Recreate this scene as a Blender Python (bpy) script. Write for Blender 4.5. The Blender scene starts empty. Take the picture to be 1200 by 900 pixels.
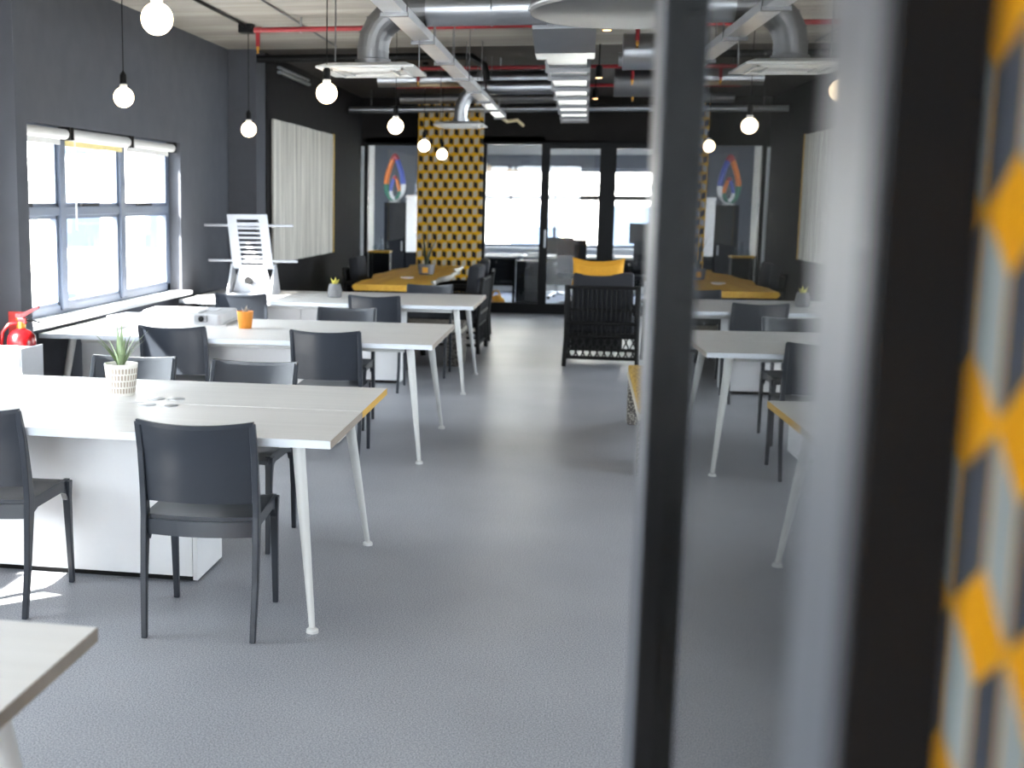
import bpy, bmesh, math, random
from mathutils import Vector, Matrix
random.seed(7)
S = bpy.context.scene
COL = S.collection
R = math.radians
PI = math.pi

# ------------------------------------------------------------------ camera
F_PX, PITCH, ROLL, YAW, CX = 1424.34, R(8.62), R(.47), R(10.65), 413.07
cam = bpy.data.cameras.new('camera'); cam_o = bpy.data.objects.new('camera', cam); COL.objects.link(cam_o)
cam.sensor_fit = 'HORIZONTAL'; cam.sensor_width = 36; cam.lens = F_PX * 36 / 1200
cam.shift_x = (600 - CX) / 1200; cam.clip_start = .02; cam.clip_end = 400
fw = Vector((-math.sin(YAW) * math.cos(PITCH), math.cos(YAW) * math.cos(PITCH), -math.sin(PITCH)))
rt = Vector((math.cos(YAW), math.sin(YAW), 0)); up = rt.cross(fw)
r2 = rt * math.cos(ROLL) + up * math.sin(ROLL); u2 = -rt * math.sin(ROLL) + up * math.cos(ROLL)
m = Matrix((r2, u2, -fw)).transposed().to_4x4(); m.translation = (0, 0, 1.6); cam_o.matrix_world = m
cam.dof.use_dof = True; cam.dof.focus_distance = 4.9; cam.dof.aperture_fstop = 3.0
S.camera = cam_o

# ------------------------------------------------------------------ sky, sun, exposure
w = bpy.data.worlds.new('world'); S.world = w; w.use_nodes = True
bg = w.node_tree.nodes['Background']; bg.inputs[0].default_value = (.86, .93, 1, 1); bg.inputs[1].default_value = 9.0
sun = bpy.data.lights.new('sun', 'SUN'); sun.energy = 26; sun.angle = R(.6); sun.color = (1, .95, .87)
sun_o = bpy.data.objects.new('sun', sun); COL.objects.link(sun_o)
sun_o.rotation_euler = Vector((.82, .75, -1)).to_track_quat('-Z', 'Y').to_euler(); sun_o.location = (-10, -5, 15)
def portal(name, loc, rot, sx, sy):
    l = bpy.data.lights.new(name, 'AREA'); l.shape = 'RECTANGLE'; l.size = sx; l.size_y = sy
    l.cycles.is_portal = True
    o = bpy.data.objects.new(name, l); COL.objects.link(o); o.location = loc; o.rotation_euler = rot
WINS = [(6.95, 10.36), (2.9, 6.4), (-1.6, 2.0)]          # window bays of the left wall (y from, y to); last one unseen, added for daylight
for i, (a, b) in enumerate(WINS):
    portal('sky_portal', (-3.71, (a + b) / 2, 1.44), (0, R(-90), 0), 1.28, b - a)
portal('sky_portal', (-.2, 22.12, 1.48), (R(-90), 0, 0), 7.6, 1.4)
portal('sky_portal', (-1.7, -2.36, 1.72), (R(90), 0, 0), 3.2, 1.9)
WINR = [(4.6, 6.6), (10.8, 14.6)]                           # window bays of the right wall, unseen, added for daylight
for a, b in WINR:
    portal('sky_portal', (4.12, (a + b) / 2, 1.6), (0, R(90), 0), 1.6, b - a)
S.view_settings.view_transform = 'Standard'; S.view_settings.look = 'None'
S.view_settings.exposure = 1.6; S.view_settings.gamma = 1; S.view_settings.use_curve_mapping = False
S.cycles.use_denoising = True
S.cycles.max_bounces = 14; S.cycles.diffuse_bounces = 8; S.cycles.glossy_bounces = 6
S.cycles.transparent_max_bounces = 16; S.cycles.sample_clamp_indirect = 12; S.cycles.caustics_refractive = False; S.cycles.caustics_reflective = False

# ------------------------------------------------------------------ materials
MATS = {}
def srgb(*c):
    return tuple((v / 255 / 12.92 if v / 255 <= .04045 else ((v / 255 + .055) / 1.055) ** 2.4) for v in c) + (1,)
def mat(name, col, rough=.5, metal=0, noise=0, scale=20, bump=0, bscale=60, spec=.5, emit=None, es=0, stretch=(1, 1, 1), rvar=0, coat=0):
    if name in MATS: return MATS[name]
    mt = bpy.data.materials.new(name); mt.use_nodes = True; nt = mt.node_tree; N = nt.nodes; L = nt.links
    p = N['Principled BSDF']; c = srgb(*col)
    p.inputs['Base Color'].default_value = c; p.inputs['Roughness'].default_value = rough
    p.inputs['Metallic'].default_value = metal; p.inputs['Specular IOR Level'].default_value = spec
    p.inputs['Coat Weight'].default_value = coat
    tc = N.new('ShaderNodeTexCoord'); mp = N.new('ShaderNodeMapping'); mp.inputs['Scale'].default_value = stretch
    L.new(tc.outputs['Object'], mp.inputs['Vector'])
    nz = N.new('ShaderNodeTexNoise'); nz.inputs['Scale'].default_value = scale; nz.inputs['Detail'].default_value = 6
    L.new(mp.outputs[0], nz.inputs['Vector'])
    if noise:
        mx = N.new('ShaderNodeMix'); mx.data_type = 'RGBA'
        mx.inputs[6].default_value = tuple(max(0, v * (1 - noise)) for v in c[:3]) + (1,)
        mx.inputs[7].default_value = tuple(min(1, v * (1 + noise)) for v in c[:3]) + (1,)
        rp = N.new('ShaderNodeMapRange'); rp.inputs[1].default_value = .3; rp.inputs[2].default_value = .7
        L.new(nz.outputs['Fac'], rp.inputs[0]); L.new(rp.outputs[0], mx.inputs[0]); L.new(mx.outputs[2], p.inputs['Base Color'])
    if rvar:
        rr = N.new('ShaderNodeMapRange'); rr.inputs[1].default_value = .3; rr.inputs[2].default_value = .7
        rr.inputs[3].default_value = rough - rvar; rr.inputs[4].default_value = rough + rvar
        L.new(nz.outputs['Fac'], rr.inputs[0]); L.new(rr.outputs[0], p.inputs['Roughness'])
    if bump:
        n2 = N.new('ShaderNodeTexNoise'); n2.inputs['Scale'].default_value = bscale; n2.inputs['Detail'].default_value = 3
        L.new(mp.outputs[0], n2.inputs['Vector'])
        bp = N.new('ShaderNodeBump'); bp.inputs['Strength'].default_value = bump; bp.inputs['Distance'].default_value = .004
        L.new(n2.outputs['Fac'], bp.inputs['Height']); L.new(bp.outputs[0], p.inputs['Normal'])
    if emit:
        p.inputs['Emission Color'].default_value = srgb(*emit); p.inputs['Emission Strength'].default_value = es
    MATS[name] = mt
    return mt

charcoal = mat('charcoal_paint', (80, 82, 88), .8, noise=.06, scale=6, bump=.08, bscale=120, spec=.15)
darkwall = mat('black_brown_paint', (36, 34, 33), .85, noise=.08, scale=5, bump=.06, bscale=90, spec=.1)
plastic = mat('slate_plastic', (45, 49, 56), .3, noise=.03, scale=40, bump=.03, bscale=700)
white_lam = mat('white_laminate', (232, 232, 233), .42, noise=.012, scale=9)
riser_m = mat('riser_grey_white', (150, 153, 160), .45, noise=.02)
white_met = mat('white_metal', (200, 200, 198), .35, noise=.01)
cream_met = mat('cream_metal', (214, 203, 172), .4, noise=.02)
pale_edge = mat('pale_edge', (196, 201, 208), .4, noise=.01)
mustard_edge = mat('mustard_edge', (205, 160, 62), .5, noise=.05, scale=30)
taupe_edge = mat('taupe_edge', (150, 138, 126), .5, noise=.05, scale=30)
galv = mat('galvanised_steel', (176, 179, 184), .36, 1, noise=.05, scale=5)
galv_dull = mat('dull_galvanised_steel', (128, 128, 130), .5, 1, noise=.05, scale=5)
white_duct = mat('painted_duct', (150, 148, 142), .5, noise=.04, scale=12)
redpipe = mat('red_pipe', (150, 30, 38), .4, noise=.05)
black_met = mat('black_metal', (17, 17, 18), .45, noise=.05, spec=.15)
frame_blk = mat('door_aluminium', (9, 9, 10), .26, noise=.04, scale=30, spec=.09)
stile_sheen = mat('pale_sheen_grey', (66, 69, 76), .38, .25, noise=.02)  # pale grey holding the window reflection on the black stiles
win_grey = mat('window_frame_grey', (86, 96, 114), .45, noise=.04)
brass = mat('brass', (200, 150, 70), .35, 1)
rattan = mat('black_rattan', (19, 18, 18), .55, noise=.2, scale=60, bump=.2, bscale=200, spec=.25)
ochre = mat('ochre_fabric', (205, 146, 38), .85, noise=.1, scale=90, bump=.2, bscale=400)
darkfab = mat('charcoal_fabric', (36, 37, 42), .9, noise=.1, scale=90, bump=.2, bscale=400)
orange = mat('amber_ceramic', (206, 128, 40), .45, noise=.06, scale=25)
leafm = mat('aloe_leaf', (128, 146, 108), .45, noise=.18, scale=30)
leafd = mat('dark_leaf', (44, 52, 36), .5, noise=.2, scale=30)
leafy = mat('yellow_succulent', (190, 180, 84), .5, noise=.2, scale=60)
soil = mat('soil', (70, 56, 44), .95, noise=.3, scale=120, bump=.5, bscale=200)
potgrey = mat('grey_stoneware', (104, 104, 106), .6, noise=.08, scale=30)
potwhite = mat('white_stoneware', (226, 222, 214), .55, noise=.03, scale=40)
pottaupe = mat('taupe_glaze', (168, 154, 140), .55, noise=.06, scale=40)
red_gloss = mat('extinguisher_red', (140, 12, 18), .25, noise=.03, spec=.6)
yellow_sign = mat('yellow_sign', (226, 160, 40), .5, noise=.03)
redsign = mat('red_sign', (196, 44, 34), .5, noise=.03)
grey_tray = mat('light_grey_plastic', (178, 180, 184), .4, noise=.02)
blindm = mat('white_blind_fabric', (192, 191, 188), .8, noise=.02, bump=.1, bscale=300)
blindy = mat('straw_blind_edge', (206, 190, 132), .8, noise=.04)
board_edge = mat('yellow_wood_edge', (196, 158, 72), .6, noise=.08)
carpet = mat('office_carpet', (96, 104, 122), .8, noise=.1, scale=80, bump=.2, bscale=300)
office_grey = mat('office_grey_paint', (84, 90, 100), .7, noise=.04)
office_white = mat('office_white_paint', (214, 216, 218), .6, noise=.02)
office_dark = mat('office_dark_cabinet', (20, 22, 27), .6, noise=.05, spec=.1)
conc_ext = mat('pale_render_facade', (226, 222, 214), .9, noise=.05, scale=.6)
ext_glass = mat('facade_window_glass', (44, 56, 74), .3, noise=.1, scale=.5)
ext_ground = mat('street_ground', (150, 148, 144), .9, noise=.1, scale=.3)
bulb_m = mat('opal_bulb', (255, 250, 240), .3, emit=(255, 226, 180), es=3.2)
spot_m = mat('spot_lens', (255, 240, 220), .3, emit=(255, 190, 120), es=3)

def concrete():
    mt = bpy.data.materials.new('board_marked_concrete'); mt.use_nodes = True; N = mt.node_tree.nodes; L = mt.node_tree.links
    p = N['Principled BSDF']; p.inputs['Roughness'].default_value = .8
    tc = N.new('ShaderNodeTexCoord'); sep = N.new('ShaderNodeSeparateXYZ'); L.new(tc.outputs['Object'], sep.inputs[0])
    fr = N.new('ShaderNodeMath'); fr.operation = 'MULTIPLY'; fr.inputs[1].default_value = 1 / .19; L.new(sep.outputs['Y'], fr.inputs[0])
    pp = N.new('ShaderNodeMath'); pp.operation = 'FRACT'; L.new(fr.outputs[0], pp.inputs[0])
    fl = N.new('ShaderNodeMath'); fl.operation = 'FLOOR'; L.new(fr.outputs[0], fl.inputs[0])
    wn = N.new('ShaderNodeTexWhiteNoise'); wn.noise_dimensions = '1D'; L.new(fl.outputs[0], wn.inputs['W'])
    ln = N.new('ShaderNodeMath'); ln.operation = 'LESS_THAN'; ln.inputs[1].default_value = .05; L.new(pp.outputs[0], ln.inputs[0])
    mp = N.new('ShaderNodeMapping'); mp.inputs['Scale'].default_value = (.6, 5, 1); L.new(tc.outputs['Object'], mp.inputs[0])
    nz = N.new('ShaderNodeTexNoise'); nz.inputs['Scale'].default_value = 3; nz.inputs['Detail'].default_value = 8; L.new(mp.outputs[0], nz.inputs[0])
    mx = N.new('ShaderNodeMix'); mx.data_type = 'RGBA'; mx.inputs[6].default_value = srgb(112, 107, 99); mx.inputs[7].default_value = srgb(172, 167, 158)
    ad = N.new('ShaderNodeMath'); ad.operation = 'MULTIPLY_ADD'; ad.inputs[1].default_value = .45; L.new(wn.outputs['Value'], ad.inputs[0])
    s2 = N.new('ShaderNodeMath'); s2.operation = 'MULTIPLY'; s2.inputs[1].default_value = .8; L.new(nz.outputs['Fac'], s2.inputs[0]); L.new(s2.outputs[0], ad.inputs[2])
    L.new(ad.outputs[0], mx.inputs[0])
    m2 = N.new('ShaderNodeMix'); m2.data_type = 'RGBA'; m2.inputs[7].default_value = srgb(120, 114, 106)
    s3 = N.new('ShaderNodeMath'); s3.operation = 'MULTIPLY'; s3.inputs[1].default_value = .6; L.new(ln.outputs[0], s3.inputs[0]); L.new(s3.outputs[0], m2.inputs[0])
    L.new(mx.outputs[2], m2.inputs[6]); L.new(m2.outputs[2], p.inputs['Base Color'])
    bp = N.new('ShaderNodeBump'); bp.inputs['Strength'].default_value = .4; bp.inputs['Distance'].default_value = .01; L.new(ad.outputs[0], bp.inputs['Height']); L.new(bp.outputs[0], p.inputs['Normal'])
    return mt
concrete_m = concrete()
shaded_ceiling = mat('shaded_concrete_slab', (64, 59, 55), .8, noise=.12, scale=2, stretch=(.5, 4, 1))  # same concrete left unlit: its shade is put into the colour

def floor_material():
    mt = bpy.data.materials.new('grey_speckled_floor'); mt.use_nodes = True; N = mt.node_tree.nodes; L = mt.node_tree.links
    p = N['Principled BSDF']; p.inputs['Specular IOR Level'].default_value = .26; tc = N.new('ShaderNodeTexCoord')
    a = N.new('ShaderNodeTexNoise'); a.inputs['Scale'].default_value = 190; a.inputs['Detail'].default_value = 4; L.new(tc.outputs['Object'], a.inputs[0])
    b = N.new('ShaderNodeTexNoise'); b.inputs['Scale'].default_value = 1.6; b.inputs['Detail'].default_value = 5; L.new(tc.outputs['Object'], b.inputs[0])
    r1 = N.new('ShaderNodeValToRGB'); e = r1.color_ramp.elements
    e[0].position = .36; e[0].color = srgb(116, 118, 124); e[1].position = .64; e[1].color = srgb(180, 182, 188)
    L.new(a.outputs['Fac'], r1.inputs[0])
    mx = N.new('ShaderNodeMix'); mx.data_type = 'RGBA'; mx.blend_type = 'MULTIPLY'; mx.inputs[0].default_value = .35
    r2 = N.new('ShaderNodeValToRGB'); r2.color_ramp.elements[0].position = .3; r2.color_ramp.elements[0].color = (.62, .62, .64, 1); r2.color_ramp.elements[1].position = .7; r2.color_ramp.elements[1].color = (1, 1, 1, 1)
    L.new(b.outputs['Fac'], r2.inputs[0]); L.new(r1.outputs[0], mx.inputs[6]); L.new(r2.outputs[0], mx.inputs[7]); L.new(mx.outputs[2], p.inputs['Base Color'])
    mp = N.new('ShaderNodeMapping'); mp.inputs['Scale'].default_value = (.5, 1, 1); L.new(tc.outputs['Object'], mp.inputs[0])
    c = N.new('ShaderNodeTexNoise'); c.inputs['Scale'].default_value = 2.2; c.inputs['Detail'].default_value = 4; L.new(mp.outputs[0], c.inputs[0])
    rr = N.new('ShaderNodeMapRange'); rr.inputs[1].default_value = .3; rr.inputs[2].default_value = .7; rr.inputs[3].default_value = .36; rr.inputs[4].default_value = .42
    L.new(c.outputs['Fac'], rr.inputs[0]); L.new(rr.outputs[0], p.inputs['Roughness'])
    bp = N.new('ShaderNodeBump'); bp.inputs['Strength'].default_value = .04; bp.inputs['Distance'].default_value = .001; L.new(a.outputs['Fac'], bp.inputs['Height']); L.new(bp.outputs[0], p.inputs['Normal'])
    return mt
floor_m = floor_material()

def blocks(name, axis, W, ht, e, u0, v0, ctop, cleft, cright, cline, lw=.0035):
    """printed tumbling-block wallpaper: upright hexagons W wide split into a top rhomb ht high and two sides with edges e long"""
    mt = bpy.data.materials.new(name); mt.use_nodes = True; N = mt.node_tree.nodes; L = mt.node_tree.links
    p = N['Principled BSDF']; p.inputs['Roughness'].default_value = .85; p.inputs['Specular IOR Level'].default_value = .12
    tc = N.new('ShaderNodeTexCoord'); sep = N.new('ShaderNodeSeparateXYZ'); L.new(tc.outputs['Object'], sep.inputs[0])
    def M(op, a, b=None, c=None):
        n = N.new('ShaderNodeMath'); n.operation = op
        for i, v in enumerate((a, b, c)):
            if v is None: continue
            if isinstance(v, (int, float)): n.inputs[i].default_value = v
            else: L.new(v, n.inputs[i])
        return n.outputs[0]
    H2 = ht / 2 + e; sl = ht / W
    u = M('SUBTRACT', sep.outputs[axis], u0); v = M('SUBTRACT', sep.outputs['Z'], v0)
    x1 = M('WRAP', u, W / 2, -W / 2); y1 = M('WRAP', v, H2, -H2)
    x2 = M('WRAP', M('ADD', u, W / 2), W / 2, -W / 2); y2 = M('WRAP', M('ADD', v, H2), H2, -H2)
    k = M('GREATER_THAN', M('ADD', M('ABSOLUTE', y1), M('MULTIPLY', M('ABSOLUTE', x1), sl)), (e + ht) / 2)
    x = M('ADD', x1, M('MULTIPLY', k, M('SUBTRACT', x2, x1))); y = M('ADD', y1, M('MULTIPLY', k, M('SUBTRACT', y2, y1)))
    ax = M('ABSOLUTE', x); ay = M('ABSOLUTE', y)
    t = M('SUBTRACT', M('SUBTRACT', y, (e - ht) / 2), M('MULTIPLY', ax, sl))
    top = M('GREATER_THAN', t, 0); right = M('GREATER_THAN', x, 0)
    hexd = M('MINIMUM', M('SUBTRACT', W / 2, ax), M('MULTIPLY', M('SUBTRACT', (e + ht) / 2, M('ADD', ay, M('MULTIPLY', ax, sl))), .87))
    spoke = M('MULTIPLY', M('ABSOLUTE', t), .87)
    vert = M('ADD', ax, M('GREATER_THAN', y, (e - ht) / 2))
    line = M('LESS_THAN', M('MINIMUM', hexd, M('MINIMUM', spoke, vert)), lw)
    def mix(f, a, b):
        n = N.new('ShaderNodeMix'); n.data_type = 'RGBA'; L.new(f, n.inputs[0])
        for i, q in ((6, a), (7, b)):
            if isinstance(q, tuple): n.inputs[i].default_value = q
            else: L.new(q, n.inputs[i])
        return n.outputs[2]
    c = mix(right, srgb(*cleft), srgb(*cright)); c = mix(top, c, srgb(*ctop)); c = mix(line, c, srgb(*cline))
    L.new(c, p.inputs['Base Color'])
    return mt
paper_near = blocks('block_wallpaper', 'Y', .094, .068, .086, .741, 1.552, (182, 122, 0), (52, 55, 63), (122, 126, 126), (178, 126, 8), .0018)
paper_far = blocks('block_wallpaper_column', 'X', .142, .05, .097, 0, 0, (222, 168, 38), (46, 42, 40), (190, 182, 166), (216, 162, 34), .0065)

def wood(name, c1, c2, axis='Y', scale=2.5, rough=.45):
    mt = bpy.data.materials.new(name); mt.use_nodes = True; N = mt.node_tree.nodes; L = mt.node_tree.links
    p = N['Principled BSDF']; p.inputs['Roughness'].default_value = rough
    tc = N.new('ShaderNodeTexCoord'); mp = N.new('ShaderNodeMapping')
    mp.inputs['Scale'].default_value = {'X': (.35, 9, 9), 'Y': (9, .35, 9), 'Z': (9, 9, .35)}[axis]; L.new(tc.outputs['Object'], mp.inputs[0])
    nz = N.new('ShaderNodeTexNoise'); nz.inputs['Scale'].default_value = scale; nz.inputs['Detail'].default_value = 8; nz.inputs['Distortion'].default_value = .6; L.new(mp.outputs[0], nz.inputs[0])
    rp = N.new('ShaderNodeValToRGB'); e = rp.color_ramp.elements; e[0].position = .32; e[0].color = srgb(*c1); e[1].position = .68; e[1].color = srgb(*c2)
    L.new(nz.outputs['Fac'], rp.inputs[0]); L.new(rp.outputs[0], p.inputs['Base Color'])
    bp = N.new('ShaderNodeBump'); bp.inputs['Strength'].default_value = .1; bp.inputs['Distance'].default_value = .002; L.new(nz.outputs['Fac'], bp.inputs['Height']); L.new(bp.outputs[0], p.inputs['Normal'])
    return mt
desk_top = wood('pale_woodgrain_laminate', (199, 198, 197), (206, 205, 204), 'X', 2.2, .4)
whitewash = wood('whitewashed_plank', (150, 148, 142), (222, 219, 210), 'Z', 2, .65)
slab_wood = wood('honey_slab', (222, 160, 30), (242, 192, 58), 'Y', 1.6, .5)

def weave(name, c1, c2, scale=70):
    mt = bpy.data.materials.new(name); mt.use_nodes = True; N = mt.node_tree.nodes; L = mt.node_tree.links
    p = N['Principled BSDF']; p.inputs['Roughness'].default_value = .7
    tc = N.new('ShaderNodeTexCoord'); v = N.new('ShaderNodeTexVoronoi'); v.inputs['Scale'].default_value = scale; L.new(tc.outputs['Object'], v.inputs['Vector'])
    rp = N.new('ShaderNodeValToRGB'); e = rp.color_ramp.elements; e[0].position = .1; e[0].color = srgb(*c2); e[1].position = .6; e[1].color = srgb(*c1)
    L.new(v.outputs['Distance'], rp.inputs[0]); L.new(rp.outputs[0], p.inputs['Base Color'])
    bp = N.new('ShaderNodeBump'); bp.inputs['Strength'].default_value = .8; bp.inputs['Distance'].default_value = .01; bp.invert = True; L.new(v.outputs['Distance'], bp.inputs['Height']); L.new(bp.outputs[0], p.inputs['Normal'])
    return mt
wicker = weave('grey_wicker', (70, 64, 60), (176, 170, 160))
wicker_y = weave('mustard_weave', (150, 116, 40), (222, 182, 84), 50)

def glass(name, tint=(1, 1, 1), ior=1.5):
    mt = bpy.data.materials.new(name); mt.use_nodes = True; N = mt.node_tree.nodes; L = mt.node_tree.links
    N.remove(N['Principled BSDF']); out = N['Material Output']
    t = N.new('ShaderNodeBsdfTransparent'); t.inputs[0].default_value = tint + (1,)
    g = N.new('ShaderNodeBsdfGlossy'); g.inputs['Roughness'].default_value = .0
    ge = N.new('ShaderNodeNewGeometry'); dt = N.new('ShaderNodeVectorMath'); dt.operation = 'DOT_PRODUCT'
    L.new(ge.outputs['Normal'], dt.inputs[0]); L.new(ge.outputs['Incoming'], dt.inputs[1])
    f0 = ((ior - 1) / (ior + 1)) ** 2                     # Schlick reflectance of one face of the pane
    def M(op, a, b=0, c=0):
        n = N.new('ShaderNodeMath'); n.operation = op
        for i, v in enumerate((a, b, c)):
            if isinstance(v, (int, float)): n.inputs[i].default_value = v
            else: L.new(v, n.inputs[i])
        return n.outputs[0]
    f = M('MULTIPLY_ADD', M('POWER', M('SUBTRACT', 1, M('ABSOLUTE', dt.outputs['Value'])), 5), 1 - f0, f0)
    mx = N.new('ShaderNodeMixShader'); L.new(f, mx.inputs[0]); L.new(t.outputs[0], mx.inputs[1]); L.new(g.outputs[0], mx.inputs[2]); L.new(mx.outputs[0], out.inputs[0])
    return mt
door_glass = glass('door_glass', (.86, .88, .88), 1.55)
pane_glass = glass('window_glass', (.97, .98, .98), 1.45)
jar_glass = glass('jar_glass', (.75, .8, .82), 1.5)

# ------------------------------------------------------------------ mesh helpers
def B(): return bmesh.new()
def box(bm, a, b, rot=None, loc=None, bevel=0):
    c = [(x, y, z) for z in (a[2], b[2]) for y in (a[1], b[1]) for x in (a[0], b[0])]
    v = [bm.verts.new(p) for p in c]
    fs = [bm.faces.new([v[i] for i in f]) for f in ((0, 2, 3, 1), (4, 5, 7, 6), (0, 1, 5, 4), (2, 6, 7, 3), (0, 4, 6, 2), (1, 3, 7, 5))]
    if bevel:
        es = list({e for f in fs for e in f.edges})
        r = bmesh.ops.bevel(bm, geom=es, offset=bevel, segments=2, affect='EDGES', profile=.5)
        v = list({q for f in r['faces'] for q in f.verts} | {q for q in v if q.is_valid})
    if rot is not None: bmesh.ops.transform(bm, matrix=rot, verts=v)
    if loc is not None: bmesh.ops.translate(bm, vec=loc, verts=v)
    return v
def tube(bm, pts, r, n=12, cap=True):
    pts = [Vector(p) for p in pts]; rs = r if isinstance(r, (list, tuple)) else [r] * len(pts)
    rings = []; prev = None
    for i, p in enumerate(pts):
        d = (pts[min(i + 1, len(pts) - 1)] - pts[max(i - 1, 0)]).normalized()
        if prev is None:
            a = d.cross(Vector((0, 0, 1)) if abs(d.z) < .9 else Vector((1, 0, 0))).normalized()
        else:
            a = (prev - d * prev.dot(d)).normalized()
        prev = a; b = d.cross(a)
        rings.append([bm.verts.new(p + (a * math.cos(2 * PI * k / n) + b * math.sin(2 * PI * k / n)) * rs[i]) for k in range(n)])
    for q, s in zip(rings, rings[1:]):
        for k in range(n): bm.faces.new((q[k], q[(k + 1) % n], s[(k + 1) % n], s[k]))
    if cap:
        bm.faces.new(rings[0][::-1]); bm.faces.new(rings[-1])
def lathe(bm, prof, n=24, c=(0, 0, 0), cap=True):
    rings = [[bm.verts.new((c[0] + r * math.cos(2 * PI * k / n), c[1] + r * math.sin(2 * PI * k / n), c[2] + z)) for k in range(n)] for r, z in prof]
    for q, s in zip(rings, rings[1:]):
        for k in range(n): bm.faces.new((q[k], q[(k + 1) % n], s[(k + 1) % n], s[k]))
    if cap:
        bm.faces.new(rings[0][::-1]); bm.faces.new(rings[-1])
def loft(bm, rings, closed=True, cap=True):
    rs = [[bm.verts.new(p) for p in r] for r in rings]; n = len(rs[0])
    for q, s in zip(rs, rs[1:]):
        for k in range(n if closed else n - 1): bm.faces.new((q[k], q[(k + 1) % n], s[(k + 1) % n], s[k]))
    if cap and closed: bm.faces.new(rs[0][::-1]); bm.faces.new(rs[-1])
def obj(name, bm, mt, parent=None, smooth=False, loc=None, bev=0):
    bmesh.ops.recalc_face_normals(bm, faces=bm.faces)
    me = bpy.data.meshes.new(name); bm.to_mesh(me); bm.free()
    o = bpy.data.objects.new(name, me); COL.objects.link(o); me.materials.append(mt)
    if smooth:
        me.shade_smooth()
        try: me.set_sharp_from_angle(angle=R(40))
        except Exception: pass
    if parent: o.parent = parent
    if loc: o.location = loc
    if bev:
        md = o.modifiers.new('bevel', 'BEVEL'); md.width = bev; md.segments = 2; md.limit_method = 'ANGLE'
    return o
def part(name, a, b, mt, parent=None, bevel=0):
    bm = B(); box(bm, a, b, bevel=bevel); return obj(name, bm, mt, parent)
def tag(o, label, cat, group=None, kind=None):
    o['label'] = label; o['category'] = cat
    if group: o['group'] = group
    if kind: o['kind'] = kind
    return o
def thing(name, label, cat, loc=(0, 0, 0), rz=0, group=None):
    o = bpy.data.objects.new(name, None); COL.objects.link(o); o.empty_display_size = .1
    o.location = loc; o.rotation_euler = (0, 0, rz)
    return tag(o, label, cat, group)
def struct(name, bm, mt, label=None, parent=None):
    o = obj(name, bm, mt, parent)
    if not parent: o['kind'] = 'structure'
    if label: o['label'] = label
    return o
def dup(root, loc, rz, label=None):
    r = root.copy(); COL.objects.link(r); r.location = loc; r.rotation_euler = (0, 0, rz)
    if label: r['label'] = label
    for ch in list(root.children):
        c = ch.copy(); COL.objects.link(c); c.parent = r
        for g in list(ch.children):
            d = g.copy(); COL.objects.link(d); d.parent = c
    return r

# ------------------------------------------------------------------ the room shell
CEIL = 3.05; XW = -3.5; XO = -3.72
bm = B(); box(bm, (XO, -2.2, -.1), (4.2, 17.62, 0)); struct('floor', bm, floor_m, 'grey speckled satin floor of the open workspace')
bm = B(); box(bm, (XO, -2.2, CEIL), (4.2, 11.9, CEIL + .15)); struct('ceiling', bm, concrete_m, 'board-marked raw concrete ceiling')
bm = B(); box(bm, (XO, 11.9, CEIL), (4.2, 17.75, CEIL + .15)); struct('ceiling_far', bm, shaded_ceiling, 'concrete ceiling over the far end of the room, shade put into its colour')
ZS, ZH = .79, 2.08
bm = B()
prev = -2.2
for a, b in sorted(WINS):
    box(bm, (XO, prev, 0), (XW, a, CEIL)); box(bm, (XO, a, 0), (XW, b, ZS - .03)); box(bm, (XO, a, ZH), (XW, b, CEIL)); prev = b
box(bm, (XO, prev, 0), (XW, 12.3, CEIL))
struct('wall_left', bm, charcoal, 'charcoal painted window wall')
bm = B(); box(bm, (XW, 6.78, 0), (-3.3, 6.93, CEIL)); struct('trim_1', bm, charcoal, 'charcoal pilaster beside the fire extinguisher')
bm = B()
box(bm, (XW, 11.85, 0), (-3.215, 12.2, CEIL)); struct('trim_3', bm, charcoal, 'charcoal pilaster at the wall corner under the junction box')
bm = B(); box(bm, (XO, 12.2, 0), (-3.2, 17.75, CEIL))
struct('wall_left_far', bm, mat('dark_slate_paint', (38, 37, 38), .85, noise=.06, scale=6, bump=.08, bscale=120, spec=.1), 'charcoal wall carrying the whitewashed plank panel')
bm = B(); prev = 2.6
for a, b in WINR:
    box(bm, (4.0, prev, 0), (4.2, a, CEIL)); box(bm, (4.0, a, 0), (4.2, b, .8)); box(bm, (4.0, a, 2.4), (4.2, b, CEIL)); prev = b
box(bm, (4.0, prev, 0), (4.2, 17.75, CEIL)); struct('wall_right', bm, office_white)
for i, (a, b) in enumerate(WINR):
    bm = B(); box(bm, (4.06, a, .8), (4.12, b, .86)); box(bm, (4.06, a, 2.34), (4.12, b, 2.4))
    for k in range(5): y = a + (b - a - .06) * k / 4; box(bm, (4.06, y, .86), (4.12, y + .06, 2.34))
    o = struct('window_%d' % (11 + i), bm, win_grey, 'unseen grey framed window added in the right wall for daylight')
    for k in range(4): y = a + (b - a - .06) * k / 4; part('pane', (4.08, y + .06, .86), (4.086, y + (b - a - .06) / 4, 2.34), pane_glass, o)
bm = B(); box(bm, (XO, -2.4, 0), (-3.3, -2.2, CEIL)); box(bm, (-.1, -2.4, 0), (4.2, -2.2, CEIL)); box(bm, (-3.3, -2.4, 0), (-.1, -2.2, .75)); box(bm, (-3.3, -2.4, 2.7), (-.1, -2.2, CEIL)); struct('wall_back', bm, office_white)
bm = B()
for k in range(4): x = -3.3 + k * 3.14 / 3; box(bm, (x, -2.34, .75), (x + .06, -2.28, 2.7))
box(bm, (-3.3, -2.34, .75), (-.1, -2.28, .81)); box(bm, (-3.3, -2.34, 2.64), (-.1, -2.28, 2.7)); wb = struct('window_13', bm, win_grey, 'unseen grey framed window added in the back wall for fill light')  # window out of view behind the camera, added for frontal fill
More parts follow.
